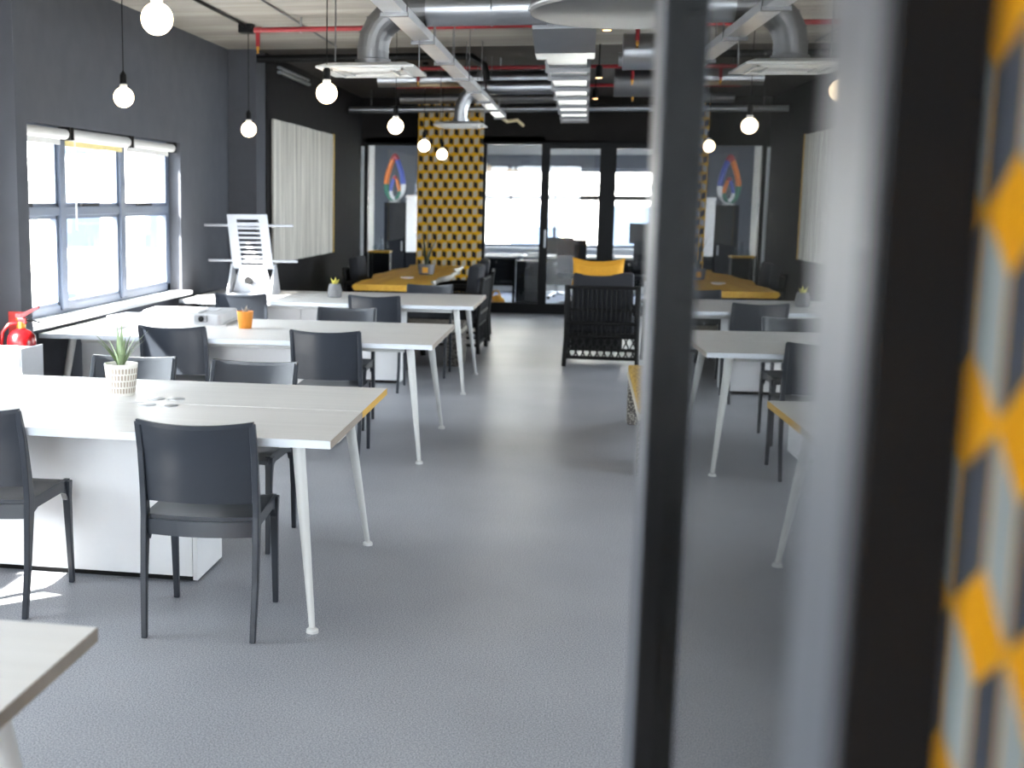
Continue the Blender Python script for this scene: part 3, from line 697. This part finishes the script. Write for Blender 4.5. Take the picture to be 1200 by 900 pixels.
# snake plant and dish
def pot_dark(t):
    bm = B(); lathe(bm, [(.07, 0), (.085, .01), (.1, .11), (.098, .12), (.09, .12), (.085, .1), (.0, .1)], 24, cap=False); bm.faces.new([v for v in bm.verts if abs(v.co.z) < 1e-6][::-1]); obj('pot', bm, potgrey, t, True)
    part('tag', (-.03, -.106, .03), (.03, -.098, .09), yellow_sign, t)
aloe('potted_snake_plant', 'tall dark bladed plant on the honey slab table', (-1.745, 13.75, .764), [(3.3, .52, .13, .02, .1), (0, .5, .1, .022, .1), (.3, .62, .02, .022, .1), (2.6, .45, .05, .02, .1), (5.8, .4, .16, .02, .1), (4.2, .38, .07, .02, .1)], leafd, pot_dark)
bm = B(); lathe(bm, [(.03, 0), (.07, .012), (.075, .022), (.065, .02), (.0, .008)], 24, cap=False); bm.faces.new([v for v in bm.verts if abs(v.co.z) < 1e-6][::-1])
tag(obj('dish', bm, white_lam, None, True, (-1.85, 12.95, .764)), 'small white dish on the honey slab table', 'dish')

def rattan_chair(name, label, loc, rz, cush=True, hb=.78, wd=.66, dp=.66):
    """low black rattan armchair facing +y, slatted back"""
    t = thing(name, label, 'armchair', loc, rz, 'black rattan armchairs')
    h = wd / 2; s2 = .022
    for sx in (-1, 1):
        for y, zt in ((0, hb), (dp, .6)):
            bm = B(); tube(bm, [(sx * (h + .01), y - (.02 if y == 0 else -.01), 0), (sx * h, y, .3), (sx * h, y - (.05 if y == 0 else 0), zt)], s2, 8); obj('leg', bm, rattan, t, True)
        bm = B(); tube(bm, [(sx * h, -.04, .62), (sx * (h + .01), dp * .5, .63), (sx * h, dp + .03, .6)], .026, 8); obj('arm', bm, rattan, t, True)
        for y in (.13, .26, .39, .52):
            bm = B(); tube(bm, [(sx * h, y, .3), (sx * h, y, .62)], .01, 6); obj('arm_spindle', bm, rattan, t, True)
    for z in (.3, .09):
        for y in (0, dp):
            bm = B(); tube(bm, [(-h, y, z), (h, y, z)], .018, 8); obj('rail', bm, rattan, t, True)
        for sx in (-1, 1):
            bm = B(); tube(bm, [(sx * h, 0, z), (sx * h, dp, z)], .016, 8); obj('rail', bm, rattan, t, True)
    for z in (hb - .02, .56, .43):
        bm = B(); tube(bm, [(-h, -.045 if z > .6 else -.02, z), (h, -.045 if z > .6 else -.02, z)], .017, 8); obj('back_rail', bm, rattan, t, True)
    ns = 15
    for k in range(ns):
        x = -h + wd * (k + .5) / ns
        bm = B(); tube(bm, [(x, -.005, .3), (x, -.045, hb - .02)], .0115, 6); obj('back_slat', bm, rattan, t, True)
    for k in range(10):
        x = -h + wd * (k + .5) / 10
        for z0, z1 in ((.09, .195), (.195, .3)):
            bm = B(); tube(bm, [(x - .025, 0, z0), (x + .025, 0, z1)], .007, 5); obj('lattice_cane', bm, rattan, t, True)
            bm = B(); tube(bm, [(x + .025, .005, z0), (x - .025, .005, z1)], .007, 5); obj('lattice_cane', bm, rattan, t, True)
    part('front_skirt', (-h + .02, dp - .012, .1), (h - .14, dp, .3), rattan, t)
    part('seat_deck', (-h + .01, .01, .305), (h - .01, dp - .01, .33), rattan, t)
    if cush:
        part('seat_cushion', (-h + .03, .06, .33), (h - .03, dp + .02, .45), darkfab, t, .03)
        bm = B(); box(bm, (-h + .05, -.02, 0), (h - .05, .1, hb - .33 + .03), bevel=.03); bmesh.ops.rotate(bm, matrix=Matrix.Rotation(R(6), 3, 'X'), verts=bm.verts); bmesh.ops.translate(bm, vec=(0, .06, .42), verts=bm.verts); obj('back_cushion', bm, darkfab, t, True)
    return t
lounge = rattan_chair('rattan_armchair', 'black rattan lounge chair with ochre pillow, its slatted back to the aisle', (.2, 12.02, 0), R(-2), True, .80, .68, .7)
dup(lounge, (1.42, 12.7, 0), R(62), 'black rattan lounge chair half hidden behind the glass door stile')
dup(lounge, (-1.06, 13.1, 0), R(88), 'black rattan chair at the bench side of the honey slab table, papered pier behind')
dup(lounge, (-1.08, 14.35, 0), R(93), 'black rattan chair at the far aisle corner of the honey slab table')
dup(lounge, (-2.75, 14.6, 0), R(-90), 'black rattan chair between the plank panel and the honey slab table')
# ochre pillow over the lounge chair back
bm = B(); nx, nz = 14, 8; rows = []
for lay in (-1, 1):
    row = []
    for j in range(nz + 1):
        for i in range(nx + 1):
            u, v = i / nx * 2 - 1, j / nz * 2 - 1
            th = .075 * max(0, (1 - u ** 4) * (1 - v ** 4)) ** .55
            row.append(bm.verts.new((u * .25 * (1 - .05 * (1 - v * v)) + 0, lay * th, v * .14 * (1 - .06 * (1 - u * u)) + (.03 * u * u))))
    rows.append(row)
for lay in (0, 1):
    for j in range(nz):
        for i in range(nx):
            a = j * (nx + 1) + i; bm.faces.new([rows[lay][k] for k in (a, a + 1, a + nx + 2, a + nx + 1)])
bmesh.ops.remove_doubles(bm, verts=bm.verts, dist=.0005)
p = obj('pillow', bm, ochre, None, True, (.15, 12.09, .9)); p.rotation_euler = (R(14), 0, R(-2)); tag(p, 'ochre pillow propped over the black lounge chair back', 'pillow')

def wicker_bench(label, loc, rz, ln, wd, h, topm, group=None):
    t = thing('wicker_bench', label, 'bench', loc, rz, group)
    part('seat', (0, 0, h - .05), (wd, ln, h), topm, t, .01)
    part('seat_rim', (-.006, -.006, h - .085), (wd + .006, ln + .006, h - .05), mat('pale_rim', (178, 172, 160), .6, noise=.1, scale=60), t, .006)
    for y in (0, ln - .16):
        part('end_block', (.0, y, .0), (wd, y + .16, h - .085), wicker, t, .01)
    part('stretcher', (wd / 2 - .04, .16, h - .14), (wd / 2 + .04, ln - .16, h - .085), wicker, t)
    return t
wicker_bench('woven wicker bench with mustard seat beside the glass door stile', (.355, 7.2, 0), 0, 1.86, .55, .42, wicker_y)
wicker_bench('grey wicker bench at the end of the honey slab table', (-1.12, 11.72, 0), R(90), .9, .4, .42, wicker)

# ------------------------------------------------------------------ pendant lamps
def pendant(x, y, z, label, r=.064, ztop=CEIL):
    t = thing('pendant_lamp', label, 'lamp', (x, y, z), 0, 'globe pendant lamps')
    bm = B(); bmesh.ops.create_uvsphere(bm, u_segments=28, v_segments=18, radius=r); obj('globe', bm, bulb_m, t, True)
    bm = B(); lathe(bm, [(.024, r * .9), (.026, r + .012), (.02, r + .02)], 16); obj('bulb_neck', bm, white_met, t, True)
    bm = B(); lathe(bm, [(.022, r + .018), (.022, r + .075), (.012, r + .09), (.004, r + .1)], 16); obj('socket', bm, black_met, t, True)
    bm = B(); tube(bm, [(0, 0, r + .09), (0, 0, ztop - z - .001)], .0035, 6); obj('cord', bm, black_met, t, True)
    if ztop < CEIL: return
    bm = B(); lathe(bm, [(.034, CEIL - z - .03), (.034, CEIL - z)], 16); obj('ceiling_rose', bm, black_met, t, True)
pendant(-1.694, 4.75, 2.303, 'large glowing globe pendant above the aloe pot desk')
pendant(-2.905, 7.5, 2.232, 'glowing globe pendant in front of the charcoal wall above the window blinds')
pendant(-1.57, 7.42, 2.24, 'glowing globe pendant beside the first ceiling diffuser')
pendant(-2.84, 10.22, 2.185, 'glowing globe pendant hung from the ceiling junction box by the wall corner', .064, 2.979)
pendant(-1.54, 10.0, 2.195, 'glowing globe pendant in front of the black head wall')
pendant(-1.721, 13.2, 2.178, 'glowing globe pendant on the edge of the mustard papered pier')
pendant(-1.676, 14.5, 2.136, 'glowing globe pendant in front of the mustard papered pier')

# ------------------------------------------------------------------ ceiling services
def rods(t, pts, ztop=CEIL):
    for (x, y, z) in pts:
        bm = B(); tube(bm, [(x, y, z), (x, y, ztop - .001)], .005, 6); obj('hanger_rod', bm, galv_dull, t, True)
t = thing('cable_tray', 'long galvanised cable tray running down the room under the ceiling', 'cable tray', (-1.05, 5.0, 2.6))
bm = B(); Ln = 10.4
loft(bm, [[(-.057, y, .05), (-.057, y, 0), (.057, y, 0), (.057, y, .05), (.053, y, .05), (.053, y, .004), (-.053, y, .004), (-.053, y, .05)] for y in (0, Ln)]); obj('channel', bm, mat('bright_zinc', (218, 219, 222), .35, .55, noise=.06, scale=8), t)
for k in range(9):
    y = .5 + k * 1.2
    b2 = B(); box(b2, (-.075, y, -.02), (.075, y + .035, 0)); obj('bracket', b2, galv_dull, t)
    rods(t, [(-.07, y + .02, 0), (.07, y + .02, 0)], CEIL - 2.6)
for x, zz in ((-.04, .02), (.0, .018), (.035, .022)):
    bm = B(); tube(bm, [(x + .012 * math.sin(q * 1.7 + x * 90), q * Ln / 24, zz) for q in range(25)], .011, 6); obj('cable', bm, mat('pale_cable', (190, 188, 182), .6), t, True)
bm = B(); tube(bm, [(.0, Ln, .02), (.06, Ln + .15, -.02), (.18, Ln + .2, .0), (.25, Ln + .32, -.06)], .02, 8); obj('cable_tail', bm, mat('straw_cable', (190, 176, 140), .6), t, True)

def spiral_duct(name, label, pts, r, mt, seam=.35, n=24):
    t = thing(name, label, 'duct')
    bm = B(); tube(bm, pts, r, n); obj('pipe', bm, mt, t, True)
    a, b = Vector(pts[0]), Vector(pts[-1]); d = (b - a).length
    k = seam
    while k < d - .05:
        c = a.lerp(b, k / d); e = (b - a).normalized() * .006
        bm = B(); tube(bm, [c - e, c + e], r + .004, n); obj('seam_ring', bm, mt, t, True); k += seam
    return t
t = spiral_duct('round_duct', 'round galvanised duct crossing the room to the large drum', [(-1.0, 7.7, 2.76), (-.27, 7.7, 2.76)], .1, galv, .4)
rods(t, [(-.6, 7.81, 2.74), (-.6, 7.59, 2.74)])
def diffuser(label, x, y, z, s, duct_x, duct_z, mt, r):
    t = thing('ceiling_diffuser', label, 'diffuser', (x, y, z), R(0))
    bm = B(); h = s / 2
    loft(bm, [[(-h * q, -h * q, zz), (h * q, -h * q, zz), (h * q, h * q, zz), (-h * q, h * q, zz)] for q, zz in ((1, 0), (1, .012), (.8, .035), (.3, .05))]); obj('plate', bm, white_met, t)
    for q in (.75, .5):
        bm = B(); hh = h * q
        for a, b in (((-hh, -hh), (hh, -hh + .015)), ((-hh, hh - .015), (hh, hh)), ((-hh, -hh), (-hh + .015, hh)), ((hh - .015, -hh), (hh, hh))): box(bm, (a[0], a[1], -.012), (b[0], b[1], .002))
        obj('vane', bm, white_met, t)
    bm = B(); lathe(bm, [(r + .015, .045), (r + .015, .075), (r, .08), (r, .15)], 24); obj('neck', bm, mt, t, True)
    pts = [(0, 0, .13)]; R2 = duct_z - z - .14; dx = duct_x - x
    rr = min(R2, abs(dx)); sg = 1 if dx > 0 else -1
    for k in range(6): a = k / 5 * PI / 2; pts.append((sg * rr * (1 - math.cos(a)), 0, .14 + R2 - rr + rr * math.sin(a)))
    if abs(dx) > rr + .02: pts.append((dx, 0, .14 + R2))
    bm = B(); tube(bm, pts, r, 24); obj('elbow', bm, mt, t)
    for i, p in enumerate(pts[1:-1]):
        d = (Vector(pts[i + 2]) - Vector(pts[i])).normalized() * .005
        bm = B(); tube(bm, [Vector(p) - d, Vector(p) + d], r + .005, 24); obj('seam_ring', bm, mt, t, True)
    rods(t, [(h * .9, h * .5, .015), (-h * .9, h * .5, .015)], CEIL - z)
diffuser('square white ceiling diffuser on a bent painted duct beside the cable tray', -1.335, 7.7, 2.39, .6, -.99, 2.76, galv_dull, .098)
diffuser('square white diffuser on a bent silver duct in front of the papered pier', -1.27, 12.6, 2.345, .5, -1.02, 2.73, galv, .07)
spiral_duct('round_duct', 'thin round silver duct feeding the diffuser by the papered pier', [(-1.01, 12.6, 2.73), (-.36, 12.6, 2.73)], .07, galv, .3)

t = thing('duct_drum', 'large galvanised air drum under the ceiling ahead of the rectangular duct', 'duct', (.3, 7.35, 2.66))
bm = B(); lathe(bm, [(.62, .0), (.65, .012), (.655, .03), (.65, .035), (.65, .33), (.655, .35), (.65, .389)], 56); obj('shell', bm, galv_dull, t, True)
bm = B(); lathe(bm, [(.66, .028), (.665, .036), (.66, .044)], 56, cap=False); obj('rim_band', bm, galv, t, True)
part('strap', (-.12, -.66, .0), (-.09, -.645, .385), galv_dull, t)
t = thing('rectangular_duct', 'flanged rectangular galvanised duct running toward the office glazing', 'duct', (-.17, 8.03, 2.63))
bm = B(); loft(bm, [[(-a, y, z0), (a, y, z0), (a, y, z1), (-a, y, z1)] for a, y, z0, z1 in ((.2, 0, .05, .38), (.2, .55, -.04, .32), (.2, .9, -.04, .32))]); obj('transition', bm, galv, t)
ys = [.9, 1.9, 2.55, 3.6, 4.6, 5.7, 6.6, 7.5, 8.15]
for k, (a, b) in enumerate(zip(ys, ys[1:])):
    bm = B(); box(bm, (-.145, a + .004, 0), (.145, b - .004, .28)); obj('duct_section', bm, galv, t)
for y in ys:
    bm = B(); box(bm, (-.175, y - .014, -.03), (.175, y + .014, .31)); obj('flange', bm, galv_dull, t)
rods(t, [(s * .17, y, .3) for y in ys[1::2] for s in (-1, 1)], CEIL - 2.63)
for k, (y, z, r, x0, x1, m_, lab) in enumerate(((10.1, 2.77, .14, .25, 3.9, galv, 'wide round silver duct right of the rectangular duct'), (11.45, 2.86, .06, .25, 3.9, galv, 'slim silver duct between the wide round ducts'), (13.1, 2.82, .15, .25, 3.9, galv_dull, 'dull round duct beyond the slim silver duct'), (13.05, 2.86, .08, -2.2, -.35, galv, 'slim round duct crossing ahead of the papered pier'), (15.3, 2.84, .06, -2.3, -.35, galv_dull, 'dull slim duct close to the papered pier'), (16.35, 2.79, .04, -3.15, 3.9, galv, 'long thin silver pipe along the black head wall'))):
    t = spiral_duct('round_duct', lab, [(x0, y, z), (x1, y, z)], r, m_, .6, 20)
    rods(t, [(x0 + .3, y, z + r * .8), (x1 - .4, y, z + r * .8)])
for k, (y, z, x0, r, drops, lab) in enumerate(((9.86, 2.955, -2.66, .02, (-2.66, .35), 'red sprinkler pipe with a brass head by the junction box'), (12.85, 2.95, -1.9, .019, (-1.75, .42), 'red sprinkler pipe above the second diffuser'), (14.9, 2.95, -2.3, .019, (-1.4, .5), 'red sprinkler pipe in the dark far end of the ceiling'))):
    t = thing('sprinkler_pipe', lab, 'pipe', (0, y, z))
    bm = B(); tube(bm, [(x0, 0, 0), (3.9, 0, 0)], r, 12); obj('pipe', bm, redpipe, t, True)
    for x in drops:
        bm = B(); tube(bm, [(x, 0, 0), (x, 0, -.13)], r * .9, 10); o = obj('drop', bm, redpipe, t, True)
        bm = B(); lathe(bm, [(.012, -.13), (.016, -.15), (.006, -.17), (.014, -.185), (.0, -.187)][::-1], 10, (x, 0, 0), cap=False); obj('sprinkler_head', bm, brass, o, True)
        bm = B(); tube(bm, [(x - .03, 0, 0), (x + .03, 0, 0)], r + .006, 12); obj('tee', bm, redpipe, t, True)
    for x in (x0 + .36, -.9, .9, 2.4):
        bm = B(); tube(bm, [(x, 0, -.03), (x, 0, CEIL - z - .001)], .008, 6); obj('hanger', bm, galv, t, True)
bm = B(); tube(bm, [(-3.19, 11.8, 2.95), (-1.35, 11.8, 2.95), (-1.1, 11.8, 2.94), (-.98, 11.8, 2.86), (-.95, 11.8, 2.72)], .035, 12)
tag(obj('black_conduit', bm, black_met, None, True), 'black conduit leaving the wall corner and bending down by the cable tray', 'conduit')
t = thing('junction_conduit', 'black ceiling conduit ending in a square junction box', 'conduit', (-2.85, 10.2, 3.0))
bm = B(); tube(bm, [(0, -6, .035), (0, 0, .035)], .013, 8); obj('conduit', bm, black_met, t, True); part('junction_box', (-.06, -.05, -.02), (.06, .06, .049), black_met, t, .004)
bm = B(); tube(bm, [(-2.38, 5, 3.04), (-2.38, 11.7, 3.04)], .007, 6); tag(obj('ceiling_cable', bm, galv_dull, None, True), 'thin grey cable clipped along the concrete ceiling', 'cable')
for (x, y, z, lab) in ((.1, 8.45, 2.72, 'black spotlight beside the large air drum'), (.085, 11.84, 2.74, 'black spotlight between the red pipes'), (.07, 14.2, 2.74, 'black spotlight ahead of the black head wall')):
    t = thing('spotlight', lab, 'spotlight', (x, y, z), 0, 'black ceiling spotlights')
    bm = B(); lathe(bm, [(.03, 0), (.034, .004), (.034, .1), (.02, .115)], 16); obj('body', bm, black_met, t, True)
    bm = B(); lathe(bm, [(.0, -.001), (.028, -.001), (.028, .003)], 16, cap=False); obj('lens', bm, spot_m, t, True)
    bm = B(); tube(bm, [(0, 0, .11), (0, 0, CEIL - z - .001)], .006, 6); obj('stem', bm, black_met, t, True)

# ------------------------------------------------------------------ furniture in the office
def office_desk(x0, x1, y0, y1, lab, mt):
    t = thing('office_desk', lab, 'desk', (x0, y0, 0))
    W2, D2 = x1 - x0, y1 - y0
    part('desktop', (0, 0, .72), (W2, D2, .75), mt, t, .003)
    for x in (.04, W2 - .08):
        for y in (.04, D2 - .08): part('leg', (x, y, 0), (x + .04, y + .04, .72), black_met, t)
    part('modesty_panel', (.08, .06, .3), (W2 - .08, .075, .72), office_dark, t)
office_desk(-1.55, -.98, 18.9, 20.3, 'dark topped desk behind the glass beside the papered pier', office_grey)
office_desk(-.96, 1.9, 19.3, 20.1, 'long white topped office desk behind the glass', office_white)
t = thing('drawer_unit', 'dark drawer unit under the white office desk', 'cabinet', (-1.0, 18.78, 0)); part('body', (0, 0, .01), (.42, .45, .7), office_dark, t)
for k in range(3): part('drawer', (.01, -.014, .03 + k * .22), (.41, -.001, .24 + k * .22), office_dark, t, .003)
def office_chair(label, x, y, rz):
    t = thing('office_chair', label, 'chair', (x, y, 0), rz, 'black office chairs')
    bm = B(); rows = []
    for lay in (0, .025):
        rows.append([[(u * .23, -.2 - .05 * (1 - u * u) + lay, z) for u in (-1, -.6, -.2, .2, .6, 1)] for z in (.58, .72, .86, .98, 1.02)])
    ring = lambda r: r
    loft(bm, [rows[0][j] + rows[1][j][::-1] for j in range(5)]); obj('backrest', bm, darkfab, t, True)
    part('seat', (-.24, -.22, .44), (.24, .24, .51), darkfab, t, .03)
    bm = B(); tube(bm, [(0, 0, .08), (0, 0, .44)], .025, 10); obj('column', bm, galv, t, True)
    part('back_post', (-.025, -.25, .46), (.025, -.22, .7), black_met, t)
    for k in range(5):
        a = 2 * PI * k / 5 + .3; bm = B(); tube(bm, [(0, 0, .1), (.27 * math.cos(a), .27 * math.sin(a), .06)], [.022, .014], 8); l = obj('base_spoke', bm, galv, t, True)
        bm = B(); bmesh.ops.create_uvsphere(bm, u_segments=10, v_segments=6, radius=.03); obj('caster', bm, black_met, l, True, (.28 * math.cos(a), .28 * math.sin(a), .03))
    for s in (-1, 1):
        bm = B(); tube(bm, [(s * .24, -.1, .48), (s * .28, -.1, .66), (s * .28, .12, .66)], .016, 8); obj('armrest', bm, black_met, t, True)
for x, y, rz, lab in ((-.42, 20.55, .2, 'black mesh office chair on the window side of the white office desk'), (-.13, 18.93, 3.4, 'black mesh office chair turned at the middle of the white office desk'), (.95, 18.8, 3.0, 'black mesh office chair in front of the dark monitor')):
    office_chair(lab, x, y, rz)
t = thing('monitor', 'dark computer monitor on the white office desk', 'monitor', (1.0, 19.75, .75))
part('screen', (-.3, 0, .2), (.3, .03, .52), mat('monitor_back', (42, 38, 38), .5), t, .006); part('neck', (-.03, .03, .02), (.03, .05, .3), black_met, t); part('foot', (-.12, -.05, 0), (.12, .12, .015), black_met, t)
for (x, y, lab) in ((-.75, 19.6, 'loose white papers on the office desk near the drawer unit'), (.35, 19.5, 'loose white papers on the office desk near the monitor')):
    t = thing('paper_stack', lab, 'papers', (x, y, .75)); 
    for k in range(3): part('sheet', (-.13 + k * .01, -.1, k * .012), (.13 + k * .01, .1, k * .012 + .011), office_white, t)
t = thing('floor_bag', 'orange bag lying on the office floor by the glass', 'bag', (-1.29, 18.7, 0))
bm = B(); bmesh.ops.create_uvsphere(bm, u_segments=18, v_segments=10, radius=1)
for v in bm.verts: v.co = Vector((v.co.x * .13, v.co.y * .1, max(0, v.co.z + .8) * .1 + .012 * math.sin(v.co.x * 7)))
obj('bag_body', bm, ochre, t, True); bm = B(); tube(bm, [(-.07, 0, .15), (-.03, 0, .24), (.03, 0, .24), (.07, 0, .15)], .012, 8); obj('strap', bm, ochre, t, True)
t = thing('tall_cabinet', 'tall dark cabinet behind the glass under the coloured sculpture', 'cabinet', (-3.16, 19.4, 0))
part('body', (0, .02, .04), (.34, .5, 1.565), office_dark, t, .004); part('door', (.005, 0, .06), (.335, .018, 1.55), office_dark, t, .003); part('plinth', (.01, .03, 0), (.33, .49, .04), black_met, t); part('handle', (.29, -.02, .8), (.305, -.001, .95), galv, t)
t = thing('paper_roll_box', 'bright white box on a dark stand beside the tall dark cabinet', 'box', (-2.8, 19.4, 0))
part('stand', (0, 0, 0), (.2, .4, .78), office_dark, t); part('carton', (0, 0, .78), (.2, .4, 1.62), white_lam, t, .01); part('lid', (-.01, -.01, 1.62), (.21, .41, 1.68), white_lam, t, .02)
# coloured teardrop sculpture
t = thing('sculpture', 'multicoloured teardrop loop sculpture on the tall dark cabinet', 'sculpture', (-3.02, 19.6, 1.565))
cols = [('sculpture_white', (206, 208, 214)), ('sculpture_blue', (62, 82, 170)), ('sculpture_red', (150, 44, 52)), ('sculpture_orange', (204, 112, 44)), ('sculpture_green', (40, 110, 90))]
loop = []
for k in range(41):
    a = 2 * PI * k / 40; hh = .5 - .5 * math.cos(a); loop.append((.14 * math.sin(a) * (1 - .75 * hh ** 1.4) * 1.25, 0, .055 + .68 * hh))
for k, (nm, c) in enumerate(cols):
    seg = loop[k * 8:k * 8 + 9]; bm = B(); tube(bm, seg, .042, 10); obj('loop_band', bm, mat(nm, c, .35, noise=.1), t, True)
lo2 = [(x * .5 + .01, -.03, .05 + (z - .03) * .5) for x, y, z in loop]
for k, (nm, c) in enumerate(cols[::-1]):
    bm = B(); tube(bm, lo2[k * 8:k * 8 + 9], .028, 10); obj('inner_band', bm, MATS[nm], t, True)
bm = B(); lathe(bm, [(.09, 0), (.09, .015), (.03, .03)], 20); obj('base', bm, white_met, t, True)
t = thing('wall_shelf', 'wooden shelf with dark frame behind the glass', 'shelf', (-3.13, 17.82, .0))
part('board', (0, .0, .83), (.32, .25, .855), slab_wood, t); 
part('side_frame', (.01, .02, 0), (.04, .23, .83), black_met, t); part('side_frame', (.28, .02, 0), (.31, .23, .83), black_met, t); part('back_panel', (.04, .2, .02), (.28, .23, .83), office_dark, t); part('lower_shelf', (.04, .02, .4), (.28, .2, .42), black_met, t)
for x, h, lab in ((.08, .09, 'small clear jar on the wooden shelf'), (.17, .2, 'tall clear carafe on the wooden shelf'), (.25, .13, 'clear tumbler on the wooden shelf')):
    bm = B(); lathe(bm, [(.028, 0), (.03, .005), (.034, h * .6), (.02, h * .8), (.022, h)], 20); tag(obj('glass_jar', bm, jar_glass, None, True, (-3.13 + x, 17.93, .855)), lab, 'jar', 'glassware on the shelf')

# ------------------------------------------------------------------ outside
bm = B(); box(bm, (-120, -80, -9.2), (80, 120, -9)); struct('ground', bm, ext_ground, 'street level far below the windows')
def building(name, label, loc, rz, W3, H3, D3, nx, nz, wm):
    t = thing(name, label, 'building', loc, rz, 'buildings outside')
    bm = B(); box(bm, (-W3 / 2, 0, 0), (W3 / 2, D3, H3)); obj('facade', bm, conc_ext, t)
    bm = B(); box(bm, (-.5, 0, -.5), (.5, .08, .5)); proto = obj('window', bm, wm, t)
    first = True
    cw, chh = W3 / nx, H3 / nz
    for i in range(nx):
        for j in range(nz):
            o = proto if first else proto.copy()
            if not first: COL.objects.link(o); o.parent = t
            first = False
            o.location = (-W3 / 2 + (i + .5) * cw, -.06, (j + .5) * chh); o.scale = (cw * .5, 1, chh * .5)
    for j in range(nz + 1): part('string_course', (-W3 / 2, -.2, j * chh - .15), (W3 / 2, 0, j * chh + .1), conc_ext, t)
building('street_building', 'pale rendered block across the street from the blinds', (-34, 22, -9), R(90), 60, 20, 10, 16, 6, ext_glass)
building('street_building', 'pale rendered block beyond the office window', (0, 48, -9), R(0), 60, 19, 10, 16, 5, ext_glass)
